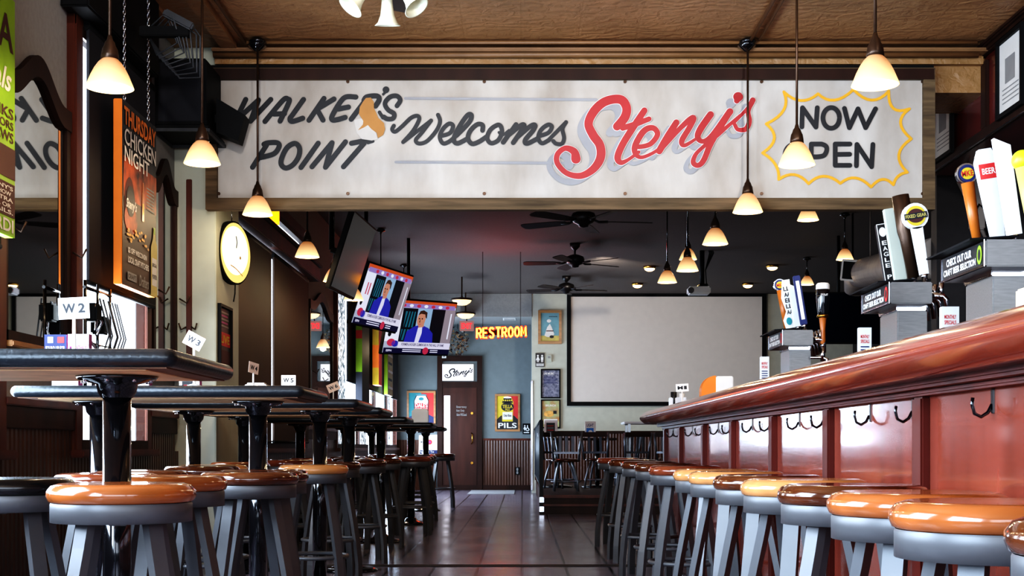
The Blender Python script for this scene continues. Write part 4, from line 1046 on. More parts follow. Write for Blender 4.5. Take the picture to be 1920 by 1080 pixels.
def tap_handle(label, X, Y, z, kind, h=.3, lean=-.16):
    t = thing('tap_handle', label, 'tap handle', (X, Y, z)); t.rotation_euler = (0, lean, 0)
    f = Frame((0, -.014, 0))
    MB().lathe([(.001, -.02), (.012, -.02), (.012, .01), (.016, .02), (.001, .022)], 'chrome', seg=14).build('ferrule', t)
    if kind == 'slab_dark':
        MB().box((-.022, -.013, .02), (.022, .013, h), 'dprint', .003).build('body', t)
        p = MB().ring(f, -.022, .02, .022, h, .003, 0, .001, 'paper').ell(f, 0, h - .035, .015, .02, 'paper', .001)
        for k, ch in enumerate('EAGLE PA'):
            if ch != ' ': p.text(f, ch, -.01, h - .09 - k * .024, .01, h - .072 - k * .024, 'paper', .001)
        p.build('lettering', t)
    elif kind == 'slab_white':
        MB().box((-.026, -.013, .02), (.026, .013, h), 'cream', .003).build('body', t)
    elif kind == 'slab_glow':
        MB().prism(Frame((0, 0, 0)), [(-.022, .02), (.022, .02), (.03, h - .03), (-.02, h)], -.013, .013, 'white').build('body', t)
    elif kind == 'blue':
        MB().box((-.02, -.013, .02), (.02, .013, h), 'navy', .004).build('body', t)
        p = MB().rect(f, -.012, .05, .008, h - .03, 'white', .001); p.build('label_print', t)
    elif kind == 'guitar':
        MB().prism(Frame((0, 0, 0)), [(-.03, .02), (.02, .02), (.03, .07), (.012, .12), (.028, .2), (.03, h), (-.01, h), (-.03, .2), (-.014, .12), (-.038, .07)], -.012, .012, 'white').build('body', t)
        p = MB().ell(f, -.01, .06, .016, .022, 'tealp', .001)
        for k in range(5): p.text(f, 'ALE'[k % 3] * 2, -.015, .1 + k * .034, .02, .125 + k * .034, 'ink', .001)
        p.build('label_print', t)
    elif kind == 'roundtop':
        MB().prism(Frame((0, 0, 0)), [(-.016, .02), (.016, .02), (.022, h - .1), (-.022, h - .1)], -.012, .012, 'plastic').prism(Frame((0, 0, h - .055)), [(.052 * math.cos(k * PI / 10), .052 * math.sin(k * PI / 10)) for k in range(20)], -.012, .012, 'plastic').build('body', t)
        g = Frame((0, -.014, h - .055)); MB().ell(g, 0, 0, .04, .04, 'yelp', .001).ell(g, 0, 0, .034, .028, 'maroon', .002).rect(g, -.046, -.012, .046, .012, 'ink', .003).text(g, 'FIXED GEAR', -.042, -.007, .042, .007, 'sandp', .004).build('badge', t)
    elif kind == 'badge':
        MB().cyl((0, 0, .02), (0, 0, h - .07), .014, 'amber', .022, 14).prism(Frame((0, 0, h - .04)), [(.036 * math.cos(k * PI / 10), .036 * math.sin(k * PI / 10)) for k in range(20)], -.01, .01, 'chrome').build('body', t)
        g = Frame((0, -.012, h - .04)); MB().ell(g, 0, 0, .03, .03, 'navy', .001).ell(g, 0, 0, .022, .02, 'yelp', .002).text(g, 'MKE', -.02, -.01, .02, .01, 'redp', .003).build('badge', t)
    elif kind == 'ball':
        MB().cyl((0, 0, .02), (0, 0, h - .06), .018, 'sandp', .026, 16).build('body', t)
        MB().lathe([(.001, h - .08)] + [(.034 * math.sin(PI * k / 10), h - .045 - .034 * math.cos(PI * k / 10)) for k in range(1, 10)] + [(.001, h - .011)], 'lime', seg=18).build('ball', t)
        MB().text(Frame((0, -.03, 0)), 'LIME', -.02, h - .15, .02, h - .13, 'ink', .001).build('lettering', t)
    elif kind == 'stout':
        MB().lathe([(.012, .02), (.016, .03), (.014, .1), (.02, .16), (.022, .165)], 'amber', seg=16).build('wood_grip', t)
        MB().lathe([(.022, .165), (.034, .17), (.034, .18), (.028, .184)], 'brass', seg=18).build('collar', t)
        MB().lathe([(.026, .184), (.03, .2), (.038, .28), (.038, .325), (.001, .325)], 'blackm', seg=20).build('glass_body', t)
        MB().lathe([(.038, .325), (.038, .35), (.03, .36), (.001, .36)], 'white', seg=20).build('foam_cap', t)
        MB().text(Frame((0, -.037, 0)), 'STOUT', -.02, .285, .02, .297, 'paper', .002).build('lettering', t)
    elif kind == 'flare':
        MB().prism(Frame((0, 0, 0)), [(-.02, .02), (.02, .02), (.036, h - .04), (.02, h), (-.02, h), (-.036, h - .04)], -.014, .014, 'plastic').build('body', t)
        MB().rect(f, -.03, h - .1, .03, h - .05, 'redp', .001).text(f, 'BEER', -.022, h - .085, .022, h - .065, 'paper', .002).build('label_print', t)
    elif kind == 'glass':
        MB().lathe([(.001, .02), (.022, .02), (.03, h * .5), (.036, h * .6), (.034, h), (.001, h)], 'bronze', seg=18).build('body', t)
    return t


tw = [('farthest steel beer tap tower on the bar', 7.4, 'redp'), ('middle steel beer tap tower on the bar', 5.25, 'redp'), ('nearest steel beer tap tower on the bar, at the right edge', 4.17, 'green')]
for l, Y0, m_ in tw: tap_tower(l, Y0, [(0, 0, 0, m_)])
HS = [(0, [('guitar', .3, 'white figure-shaped tap handle with black lettering on the farthest tower', .115, .33), ('badge', .32, 'tap handle topped by a round blue and yellow badge on the farthest tower', .1, .40), ('slab_glow', .27, 'white slab tap handle between badge and blue ones on the farthest tower', .135, .24), ('blue', .3, 'blue tap handle with a white stripe on the farthest tower', .145, .13)]),
      (1, [('slab_dark', .27, 'black and white slab tap handle reading EAGLE on the middle tower', .1, .36), ('slab_white', .32, 'plain cream slab tap handle on the middle tower', .12, .27), ('glass', .36, 'brown tap handle behind the cream slab on the middle tower', .15, .19), ('roundtop', .31, 'white tap handle with a round yellow and black badge on the middle tower', .16, .08)]),
      (2, [('badge', .3, 'amber tap handle with a round badge at the left of the nearest tower', .1, .36), ('flare', .32, 'white flared tap handle with a red label on the nearest tower', .13, .25), ('slab_glow', .34, 'bright white slanted slab tap handle on the nearest tower', .155, .17), ('ball', .3, 'yellow-green ball-topped tap handle at the right edge', .2, .12)])]
for k, hs in HS:
    for kind, h, l, dx, dy in hs:
        tap_handle(l, 1.45 + dx, tw[k][1] + dy, 1.53, kind, h)
tap_handle('black stout tap handle with a white foam cap and wooden grip', 1.68, 7.45, 1.415, 'stout', .36, 0)
MB_ = thing('stout_faucet', 'chrome faucet under the stout tap handle', 'faucet', (1.68, 7.45, 1.36))
MB().cyl((0, 0, -.02), (0, 0, .055), .014, 'chrome', seg=12).build('body', MB_); MB().tube([(-.07, 0, 0), (0, 0, 0), (.02, -.02, -.01), (.02, -.02, -.06)], .009, 'chrome', 8).build('spout', MB_)
for (px, Y, w, l) in ((1434, 7.6, .05, 'white tent card before the farthest tap tower'), (1622, 5.75, .055, 'white and pink tent card before the middle tap tower'), (1782, 4.75, .062, 'white tent card of specials before the nearest tap tower')):
    tent(l, xx(px, Y) + .0, Y, 1.115, w, .26 if Y > 5 else .245, 0, d_menu)
t = thing('bottle', 'lit drinks carton just entering the right edge behind the rail', 'carton', (1.52, 4.0, 1.115))
MB().box((-.03, -.03, 0), (.03, .03, .22), 'lit', .006).build('carton_body', t); MB().rect(Frame((0, -.031, 0)), -.02, .1, .02, .16, 'redp', .001).build('label_print', t)  # carton is no lamp; its brightness is put in as a glowing material
# rail clutter far end of bar
X, Y, z = from_px(1279, 727, 9.4)
card('white M 1 number card on a stand at the far end of the bar', X, Y, z, 'M 1', .09, .055, 0, -.06, base_z=1.115)
t = thing('condiment_caddy', 'clear and dark condiment caddy at the far end of the bar', 'caddy', (xx(1272, 9.55), 9.6, 1.115))
MB().box((-.06, -.04, 0), (.06, .04, .1), 'plastic', .004).build('tray', t)
MB().cyl((-.03, -.02, .02), (-.03, -.02, .14), .022, 'dprint', seg=14).build('jar', t); MB().cyl((.03, 0, .02), (.03, 0, .13), .022, 'plastic', seg=14).build('jar', t)
t = thing('napkin_holder', 'round orange plastic napkin holder at the far end of the bar', 'napkin holder', (xx(1332, 9.3), 9.3, 1.115))
MB().prism(Frame((0, 0, 0)), [(-.07, 0), (.03, 0), (.03, .24)] + [(.03 - .1 * math.sin(a), .13 + .11 * math.cos(a)) for a in [k * PI / 16 for k in range(9)]], -.06, .06, 'orange').build('shell', t)
MB().box((.03, -.07, 0), (.15, .07, .235), 'paper', .006).build('napkins', t)

# ------------------------------------------------------------------ bar-back canopy and things behind the bar on the right
cx0 = 3.33
cn = thing('bar_canopy', 'dark red wooden canopy over the back bar at upper right', 'canopy', (0, 0, 0))
MB().box((cx0, 2.0, 3.07), (XR, 10.85, ZC), 'canopyw').build('canopy_body', cn)
o = MB()
o.box((cx0 - .05, 2, 3.655), (cx0, 10.87, ZC), 'dwood', .012).box((cx0 - .08, 2, 3.69), (cx0, 10.87, ZC), 'dwood', .012).box((cx0 - .03, 2, 3.06), (cx0, 10.87, 3.14), 'dwood', .006)
for Y in (10.8, 9.55, 8.2, 6.9): o.box((cx0 - .03, Y - .05, 3.14), (cx0, Y + .05, 3.62), 'dwood', .006)
o.build('mouldings', cn)
MB().box((cx0 - .034, 2, 3.062), (cx0 - .026, 10.86, 3.07), 'chrome').build('edge_strip', cn)
for Y in (10.15, 7.4):
    t = thing('recessed_downlight', 'small round downlight set in the underside of the canopy%s' % ('' if Y > 9 else ', nearer the camera'), 'downlight', (3.53, Y, 3.07))
    MB().lathe([(.062, -.004), (.085, -.004), (.085, .0)], 'tan', seg=24).build('trim_ring', t); MB().lathe([(.001, -.003), (.062, -.003)], EM('downlight_glow_%d' % Y, (240, 190, 130), .9), seg=24).build('lens', t)
for (Y, l) in ((8.98, 'black-framed white certificate on the canopy face at the right edge'), (10.42, 'black-framed certificate half hidden behind the sign frame')):
    t = thing('framed_certificate', l, 'picture', (cx0 - .03, Y, 3.38))
    f = Frame((0, 0, 0), (0, -1, 0), (0, 0, 1))
    MB().ring(f, -.24, -.27, .24, .27, .03, 0, .03, 'black').build('frame', t)
    p = MB().rect(f, -.21, -.24, .21, .24, 'paper', .01).rect(f, -.1, -.05, .08, .12, 'greyt', .012)
    for k in range(4): p.rect(f, -.15, -.18 + k * .03, .15, -.172 + k * .03, 'greyt', .012)
    p.build('print', t)
MB().box((3.42, 11.0, 0), (XR, 11.15, ZC), 'dark').build('wall_partition', kind=OUT)
t = thing('wall_device', 'white electrical box with black cords on the dark wall behind the taps', 'electrical box', (xx(1832, 10.95), 10.95, zz(385, 10.95)))
MB().box((-.06, -.03, -.2), (.06, .04, .2), 'duct', .01).build('enclosure', t); MB().tube([(-.05, -.035, -.1), (.0, -.05, 0), (.06, -.04, -.05), (.07, -.03, -.25)], .008, 'black', 6).build('cord', t)
o = MB().tube([at(1797, 340, 10.97), at(1848, 445, 10.97)], .018, 'duct', 6); tag(o.build('diagonal_brace'), 'pale diagonal brace on the dark wall behind the taps', 'brace')
o = MB().tube([(3.52, 11.19, 2.46), (4.22, 16.6, 3.02)], .175, 'duct', 24)
o.tube([(4.22, 16.6, 3.02), (4.24, 16.85, 3.0), (4.26, 16.95, 2.85)], [.175, .17, .16], 'duct', 24)
for k in (.2, .75): o.tube([(3.36 + .84 * k, 11.3 + 5.3 * k, 2.6 + .56 * k), (3.36 + .84 * k, 11.3 + 5.3 * k, ZC - .002)], .008, 'duct', 6)
tag(o.build('round_duct'), 'large round grey air duct crossing behind the tap handles', 'duct')
for px, py, Y, l in ((1688, 452, 14.0, 'white-framed black loudspeaker beside the duct, nearer one'), (1592, 507, 16.2, 'white-framed black loudspeaker beside the duct, farther one')):
    t = thing('monitor_speaker', l, 'speaker', at(px, py, Y))
    fr2 = tilted((0, 0, 0), math.radians(-25), math.radians(10), math.radians(-8))
    MB().box((-.1, -.13, -.1), (.1, .13, 0), 'plastic', .008, fr2).build('cabinet', t); MB().box((-.075, -.105, 0), (.075, .105, .008), 'black', .002, fr2).build('grille', t)
    q = at(px, py, Y); MB().tube([fr2(0, .05, -.1), fr2(0, .05, -.2), fr2(0, .05, -.2) + Vector((0, 0, ZC - q.z - .06))], .012, 'black', 6).build('mount', t)

# ------------------------------------------------------------------ back wall, left part: door, posters, neon
sb = F / YB
bx = lambda px: xx(px, YB - .02)
bz = lambda py: zz(py, YB - .02)
fb = Frame((0, YB - .02, 0))
d = MB().ring(fb, bx(820), 0, bx(904), bz(668), .1, -.02, .06, 'dwood')
dr = d.build('door_1', kind=OUT)
MB().prism(fb, [(bx(829), 0.01), (bx(894), .01), (bx(894), bz(727)), (bx(829), bz(727))], 0, .03, 'doorw').build('door_leaf', dr)
MB().prism(fb, [(bx(826), bz(727)), (bx(897), bz(727)), (bx(897), bz(716)), (bx(826), bz(716))], 0, .05, 'dwood').build('transom_bar', dr)
p = MB().rect(fb, bx(828), bz(714), bx(888), bz(683), EM('transom_glow', (240, 240, 250), 1.1), .03)
p.build('transom_pane', dr)
p = MB(); k = bx(886) - bx(832); k = k / 1800
for q in steny: p.stroke(fb, [(bx(831) + a * k, bz(711) + (900 - b) * k * .82, w * k * 1.0) for a, b, w in q], 'ink', .036, None, True, sub=3)
p.build('transom_lettering', dr)
MB().rect(fb, bx(833), bz(850), bx(844), bz(742), 'daylight', .034).build('glass_strip', dr)
p = MB()
for k, s in enumerate(('Emergency', 'Exit Only', 'Alarm Will Sound')): p.text(fb, s, bx(856), bz(766 + k * 7), bx(875 - (k == 1) * 4), bz(761 + k * 7), 'greyt', .034)
p.build('door_lettering', dr)
MB().tube([fb(bx(884), bz(812), .03), fb(bx(886), bz(815), .09), fb(bx(886), bz(829), .09), fb(bx(884), bz(832), .03)], .012, 'brass', 8).build('pull_handle', dr)
for py in (775, 868): MB().cyl(fb(bx(885), bz(py), .03), fb(bx(885), bz(py), .06), .025, 'brass', seg=14).build('lock', dr)
# posters
def frame_poster(label, fr_, a0, b0, a1, b1, fm, draw, t_=.03, name='framed_poster'):
    t = thing(name, label, 'poster' if 'poster' in label else 'picture', (0, 0, 0))
    MB().ring(fr_, a0, b0, a1, b1, t_, 0, .03, fm).build('frame', t)
    p = MB().rect(fr_, a0 + t_, b0 + t_, a1 - t_, b1 - t_, 'paper', .006)
    w, h = a1 - a0 - 2 * t_, b1 - b0 - 2 * t_
    class L_:   # unit coordinates inside the frame
        X = staticmethod(lambda u: a0 + t_ + u * w); Z = staticmethod(lambda v: b0 + t_ + v * h)
        r = staticmethod(lambda u0, v0, u1, v1, m, k: p.rect(fr_, L_.X(u0), L_.Z(v0), L_.X(u1), L_.Z(v1), m, .006 + k * .002))
        t = staticmethod(lambda s, u0, v0, u1, v1, m, k: p.text(fr_, s, L_.X(u0), L_.Z(v0), L_.X(u1), L_.Z(v1), m, .006 + k * .002))
        e = staticmethod(lambda u, v, a, b, m, k: p.ell(fr_, L_.X(u), L_.Z(v), a * w, b * h, m, .006 + k * .002))
        g = staticmethod(lambda q, m, k: p.poly(fr_, [(L_.X(u), L_.Z(v)) for u, v in q], m, .006 + k * .002))
    draw(L_); p.build('print', t); return t


def d_dale(L):
    L.r(0, 0, .5, 1, 'tealp', 1); L.r(.5, 0, 1, 1, 'redp', 1); L.g([(0, 0), (1, 0), (1, .2), (.75, .3), (.25, .3), (0, .2)], 'navy', 2)
    L.g([(.22, .05), (.78, .05), (.8, .75), (.7, .93), (.3, .93), (.2, .75)], 'ink', 3); L.g([(.25, .08), (.75, .08), (.77, .74), (.68, .9), (.32, .9), (.23, .74)], 'white', 4)
    L.r(.24, .36, .76, .66, 'redp', 5); L.t("DALE'S", .26, .52, .75, .66, 'white', 6); L.t('PALE ALE', .26, .38, .75, .5, 'white', 6); L.e(.5, .8, .1, .05, 'tealp', 6); L.e(.5, .93, .22, .03, 'skyp', 5)


def d_pils(L):
    L.r(0, .3, .5, 1, 'yelp', 1); L.r(.5, .3, 1, 1, 'redp', 1); L.r(0, 0, 1, .3, 'dprint', 1); L.g([(0, .3), (.2, .42), (.8, .42), (1, .3)], 'dprint', 2)
    L.g([(.25, .24), (.75, .24), (.78, .82), (.68, .97), (.32, .97), (.22, .82)], 'yelp', 3); L.e(.5, .68, .3, .14, 'ink', 4); L.g([(.24, .8), (.76, .8), (.68, .94), (.32, .94)], 'ink', 4)
    L.t('TELLA', .26, .64, .74, .74, 'yelp', 5); L.t('PILS', .4, .56, .6, .62, 'yelp', 5); L.r(.27, .3, .73, .52, 'paper', 4); L.t('Oskar Blues', .32, .38, .68, .46, 'ink', 5); L.e(.5, .96, .18, .025, 'chrome', 5)
    for k in range(5): L.e(.32 + k * .09, .87, .03, .025, 'yelp', 5)
    L.t('PILS', .06, .04, .94, .2, 'paper', 3)


frame_poster('teal and red beer can poster on the back wall left of the door', fb, bx(763), bz(797), bx(817), bz(733), 'oakf', d_dale, .04)
frame_poster('yellow and red beer can poster reading PILS right of the back door', fb, bx(928), bz(809), bx(975), bz(739), 'oakf', d_pils, .04)
t = thing('lit_notice', 'bright white notice board with a pink round emblem low beside the back door', 'notice board', (0, 0, 0))
MB().prism(fb, [(bx(785), bz(852)), (bx(822), bz(850)), (bx(823), bz(815)), (bx(786), bz(816))], 0, .04, EM('notice_white', (246, 244, 255), 1.3)).build('panel', t)
MB().ell(fb, bx(806), bz(829), .05, .05, 'redp', .044, 20).ell(fb, bx(806), bz(829), .025, .025, 'magp', .046, 16).text(fb, 'My', bx(789), bz(833), bx(799), bz(826), 'greyt', .044).rect(fb, bx(787), bz(851), bx(821), bz(844), 'navy', .044).text(fb, 'Special To', bx(788), bz(850), bx(814), bz(845), 'paper', .046).build('lettering', t)
t = thing('restroom_arrow_sign', 'small black restroom sign with white figures beside the PILS poster', 'sign', (0, 0, 0))
MB().prism(fb, [(bx(980), bz(814)), (bx(994), bz(814)), (bx(994), bz(794)), (bx(980), bz(794))], 0, .012, 'black').build('plate', t)


def person_icon(p, f, a, b, s, m, w, skirt=False):
    p.ell(f, a, b + s * .85, s * .13, s * .13, m, w, 14)
    if skirt: p.poly(f, [(a - s * .1, b + s * .68), (a + s * .1, b + s * .68), (a + s * .28, b + s * .25), (a - s * .28, b + s * .25)], m, w)
    else: p.rect(f, a - s * .16, b + s * .3, a + s * .16, b + s * .68, m, w)
    p.rect(f, a - s * .13, b, a - s * .02, b + s * .32, m, w); p.rect(f, a + s * .02, b, a + s * .13, b + s * .32, m, w)


p = MB(); person_icon(p, fb, bx(984), bz(807), .11, 'white', .014, True); p.stroke(fb, [(bx(989), bz(798)), (bx(989), bz(803)), (bx(992), bz(806))], 'white', .014, .02, False).ell(fb, bx(989), bz(805), .035, .035, 'white', .0135).ell(fb, bx(989), bz(805), .02, .02, 'black', .0142).rect(fb, bx(982), bz(812), bx(992), bz(810), 'white', .014)
p.build('pictogram', t)
t = thing('wall_outlet', 'dark wall outlet in the wainscot right of the back door', 'outlet', (0, 0, 0))
f2 = Frame((0, YB - .04, 0)); MB().prism(f2, [(xx(966, YB) , zz(890, YB)), (xx(974, YB), zz(890, YB)), (xx(974, YB), zz(876, YB)), (xx(966, YB), zz(876, YB))], 0, .02, 'black').build('plate', t)
MB().ell(f2, xx(970, YB), zz(880, YB), .02, .03, 'greyt', .022).ell(f2, xx(970, YB), zz(886, YB), .02, .03, 'greyt', .022).build('sockets', t)
o = MB().box((xx(880, 25.2), 24.2, 0), (xx(965, 25.2), 26.2, .012), 'rug', .004); tag(o.build('door_mat'), 'light grey mat on the floor before the back door', 'mat')
t = thing('small_plaque', 'tiny white square plaque on the back door head', 'plaque', (0, 0, 0))
MB().prism(fb, [(bx(829), bz(672)), (bx(837), bz(672)), (bx(837), bz(663)), (bx(829), bz(663))], .06, .075, 'white').build('plate', t); MB().rect(fb, bx(831), bz(670), bx(835), bz(665), 'greyt', .077).build('mark', t)
t = thing('dried_wreath', 'bushy dried flower wreath hanging above the back door', 'wreath', at(858, 640, YB - .25))
p = MB()
for k in range(260):
    a = random.uniform(0, 2 * PI); r = .24 * math.sqrt(random.random()); c_ = Vector((r * math.cos(a), random.uniform(-.1, .1), 1.15 * r * math.sin(a)))
    q = [c_ + Vector((random.uniform(-.035, .035), random.uniform(-.03, .03), random.uniform(-.035, .035))) for _ in range(4)]
    p.add(q, [(0, 1, 2, 3)], random.choice(['dried', 'dried', 'oakf', 'greyt', 'maroon', 'dprint']))
p.build('foliage', t)
MB().tube([(.0, 0, .25), (0, .1, .4), (0, .22, .45)], .006, 'black', 6).build('hanger', t)
# exit sign
pe = at(875, 611, 25.2)
t = thing('exit_sign', 'pink-lit exit sign hanging under the bowl light', 'exit sign', pe)
f = Frame((0, 0, 0)); MB().box((-.135, 0, -.095), (.135, .06, .095), 'exitW', .008).build('housing', t); MB().text(f, 'EXIT', -.1, -.055, .1, .055, 'exitR', .003, .04).build('lettering', t)
MB().cyl((0, .03, .09), (0, .03, ZC - pe.z), .01, 'black', seg=8).build('stem', t)

# RESTROOM neon
YN = 19.6
nf = Frame((0, YN, 0)); nx = lambda px: xx(px, YN); nz = lambda py: zz(py, YN)
GL = {'R': [[(0, 0), (0, 1), (.6, 1), (.85, .85), (.85, .62), (.6, .48), (0, .48)], [(.45, .48), (.9, 0)]], 'E': [[(.85, 1), (0, 1), (0, 0), (.85, 0)], [(0, .52), (.7, .52)]],
      'S': [[(.85, .85), (.6, 1), (.2, 1), (.02, .82), (.1, .62), (.7, .42), (.86, .22), (.65, 0), (.25, 0), (0, .15)]], 'T': [[(0, 1), (1, 1)], [(.5, 1), (.5, 0)]],
      'O': [[(.45, 1), (.12, .85), (0, .5), (.12, .15), (.45, 0), (.78, .15), (.9, .5), (.78, .85), (.45, 1)]], 'M': [[(0, 0), (.05, 1), (.48, .3), (.9, 1), (.95, 0)]]}
t = thing('neon_sign', 'red and orange neon sign reading RESTROOM hanging from the ceiling', 'neon sign', (0, 0, 0))
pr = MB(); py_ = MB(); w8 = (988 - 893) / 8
for i, ch in enumerate('RESTROOM'):
    for stq in GL[ch]:
        q = [(nx(893 + i * w8 + 1.3 + u * (w8 - 3)), nz(634 - v * 18 - i * .45)) for u, v in stq]
        pts = [nf(a, b, .03) for a, b in q]
        py_.tube(pts, .0125, 'neonY', 8)
        pr.stroke(nf, q, 'haloR', .012, .038, False)  # flat glowing ribbon behind each tube, standing in for its red halo
pr.build('red_halo_ribbons', t); py_.build('orange_tubes', t)
p = MB().box((nx(892), YN, nz(628)), (nx(989), YN + .03, nz(619)), 'black')
for px in (905, 976): p.cyl((nx(px), YN + .02, nz(620)), (nx(px), YN + .02, ZC), .004, 'black', seg=6)
p.build('hanger_bar', t)
# vent in the soffit
t = thing('ceiling_vent', 'small white louvred vent in the ceiling left of the wall corner', 'vent', (xx(955, 25.4), 25.4 + .0, 3.3))
MB().box((-.12, -.2, -.012), (.12, .2, 0), 'white', .003).build('frame', t)
for k in range(4): MB().box((-.1, -.16 + k * .09, -.016), (.1, -.13 + k * .09, -.011), 'greyt').build('louvre', t)

# ------------------------------------------------------------------ projection-screen wall
YW = YP - .01
fw = Frame((0, YW, 0)); sx = lambda px: xx(px, YW); sz = lambda py: zz(py, YW)
t = thing('projection_screen', 'large white projection screen with a black border on the far wall', 'screen', (0, 0, 0))
MB().ring(fw, sx(1063), sz(761), sx(1436), sz(549), .075, 0, .05, 'black').build('frame', t)
MB().prism(fw, [(sx(1069), sz(754)), (sx(1430), sz(754)), (sx(1430), sz(556)), (sx(1069), sz(556))], .005, .02, 'scr').build('screen_cloth', t)


def d_pic(L):
    L.r(0, 0, 1, 1, 'skyp', 1); L.r(0, 0, 1, .2, 'sandp', 2); L.g([(.2, .2), (.35, .5), (.5, .62), (.6, .5), (.75, .25), (.6, .15), (.35, .15)], 'paper', 3); L.e(.45, .72, .12, .06, 'paper', 3); L.e(.6, .16, .12, .05, 'ink', 4); L.r(.3, .35, .7, .38, 'maroon', 4); L.t('-----', .45, .86, .9, .88, 'ink', 4)


def d_p1(L):
    L.r(0, 0, 1, 1, 'mixp', 1); L.t('LIVE MUSIC', .08, .84, .7, .92, 'paper', 2)
    for k in range(4): L.r(.1, .52 + k * .07, .9 - .1 * (k % 2), .55 + k * .07, 'navy', 2)


def d_p2(L):
    L.r(0, 0, 1, 1, 'mixg', 1); L.t('BRUNCH', .2, .78, .8, .86, 'paper', 2); L.e(.4, .5, .3, .12, 'goldp', 2); L.r(.65, .5, .85, .62, 'ink', 3); L.r(.1, .1, .9, .3, 'paper', 2)


frame_poster('oak-framed small picture in pale blue and yellow on the far wall', fw, sx(1009), sz(645), sx(1053), sz(582), 'oakf', d_pic, .05, 'framed_picture')
frame_poster('black-framed bluish event poster, upper of two beside the screen', fw, sx(1014), sz(747), sx(1051), sz(692), 'black', d_p1, .025)
frame_poster('black-framed green and orange poster, lower of two beside the screen', fw, sx(1014), sz(803), sx(1051), sz(749), 'black', d_p2, .025)
t = thing('restroom_sign', 'grey restroom sign with two white figures beside the oak-framed picture', 'sign', (0, 0, 0))
MB().prism(fw, [(sx(1004), sz(688)), (sx(1021), sz(688)), (sx(1021), sz(662)), (sx(1004), sz(662))], 0, .012, 'dprint').build('plate', t)
p = MB(); person_icon(p, fw, sx(1008.5), sz(679), .14, 'white', .014, True); person_icon(p, fw, sx(1016.5), sz(679), .14, 'white', .014); p.rect(fw, sx(1005), sz(687), sx(1020), sz(681), 'greyt', .013); p.text(fw, 'RESTROOM', sx(1006), sz(686), sx(1019), sz(682.5), 'white', .0145)
p.build('pictogram', t)
t = thing('thermostat', 'small cream thermostat right of the restroom sign', 'thermostat', (0, 0, 0))
MB().prism(fw, [(sx(1025), sz(679)), (sx(1034), sz(679)), (sx(1034), sz(666)), (sx(1025), sz(666))], 0, .03, 'cream').build('cover', t); MB().rect(fw, sx(1027), sz(672), sx(1032), sz(668), 'greyt', .032).build('display', t)
# projector
pp = at(1310, 545, 19.5)
t = thing('ceiling_projector', 'white video projector on a black pole hanging from the ceiling', 'projector', pp)
MB().box((-.16, -.14, -.06), (.16, .14, .05), 'plastic', .02).build('body', t); MB().cyl((-.13, -.15, -.01), (-.13, -.13, -.01), .045, 'chrome', seg=16).build('lens', t)
MB().box((-.02, -.12, .04), (.14, .12, .09), 'blackm', .02).cyl((.05, 0, .08), (.05, 0, ZC - pp.z), .035, 'black', seg=14).build('ceiling_pole', t)
p = MB()
for k in range(4): p.tube([(.08, .0, .8 + .03 * k), (.16 + .02 * k, 0, .55), (.1, 0, .3), (.12, .03, .08)], .008, 'black', 6)
p.build('cables', t)

# platform furniture
def make_chair(label, loc, rz):
    t = thing('dining_chair', label, 'chair', loc, rz, 'dark chairs on the platform')
    MB().lathe([(.001, .45), (.17, .452), (.2, .44), (.205, .425), (.19, .41), (.001, .405)], 'seat3', seg=28).build('seat', t)
    for sx_ in (-1, 1):
        MB().tube([(sx_ * .17, .16, .43), (sx_ * .185, .19, .6), (sx_ * .205, .24, .82)], .017, 'chairsteel', 8).build('back_post', t)
    MB().box((-.21, .215, .76), (.21, .245, .83), 'dwood', .012).build('top_rail', t)
    MB().box((-.18, .18, .52), (.18, .2, .55), 'chairsteel', .006).build('lower_rail', t)
    for k in range(3): MB().box((-.105 + k * .085, .2, .54), (-.065 + k * .085, .214, .77), 'chairsteel', .004, rot=Matrix.Rotation(-.16, 3, 'X')).build('back_slat', t)
    for k in range(4):
        a = PI / 4 + k * PI / 2; d_ = Vector((math.cos(a), math.sin(a), 0))
        MB().tube([d_ * r + Vector((0, 0, z)) for r, z in ((.12, .41), (.17, .3), (.215, .15), (.23, .01))], .015, 'chairsteel', 8).build('leg', t)
    MB().tube([(.2 * math.cos(k * PI / 12), .2 * math.sin(k * PI / 12), .14) for k in range(24)], .009, 'chairsteel', 6, closed=True).build('foot_ring', t)
    return t


ch = make_chair('dark swivel chair nearest the platform railing, back to the camera', (xx(1061, 18.3), 18.3, .245), PI)
dup(ch, (xx(1050, 19.4), 19.4, .245), .9, 'dark chair left behind the nearest platform chair')
dup(ch, (xx(1122, 19.4), 19.4, .245), PI - .3, 'dark chair on the platform to the right, beside the second tent card')
dup(ch, (xx(1174, 20.6), 20.6, .245), -PI / 2, 'dark chair on the platform turned sideways behind the second one')
dup(ch, (xx(1188, 19.6), 19.6, .245), PI + .2, 'dark chair on the platform at left under the white-edged table')
dup(ch, (xx(1256, 19.6), 19.6, .245), PI - .2, 'dark chair on the platform at right under the white-edged table')


def ptable(label, X, Y, w, d_, top='dwood', h=.75, four=False):
    t = thing('platform_table', label, 'table', (X, Y, .245))
    MB().box((-w / 2, -d_ / 2, h - .035), (w / 2, d_ / 2, h), top, .008).build('tabletop', t)
    if four:
        for a in (-1, 1):
            for b in (-1, 1): MB().box((a * (w / 2 - .08) - .02, b * (d_ / 2 - .08) - .02, 0), (a * (w / 2 - .08) + .02, b * (d_ / 2 - .08) + .02, h - .03), 'blackm', .004).build('leg', t)
    else:
        MB().cyl((0, 0, .03), (0, 0, h - .03), .035, 'blackm', seg=16).build('pole', t); MB().lathe([(.001, 0), (.25, 0), (.24, .02), (.05, .045)], 'blackm', seg=24).build('base', t)
    return t


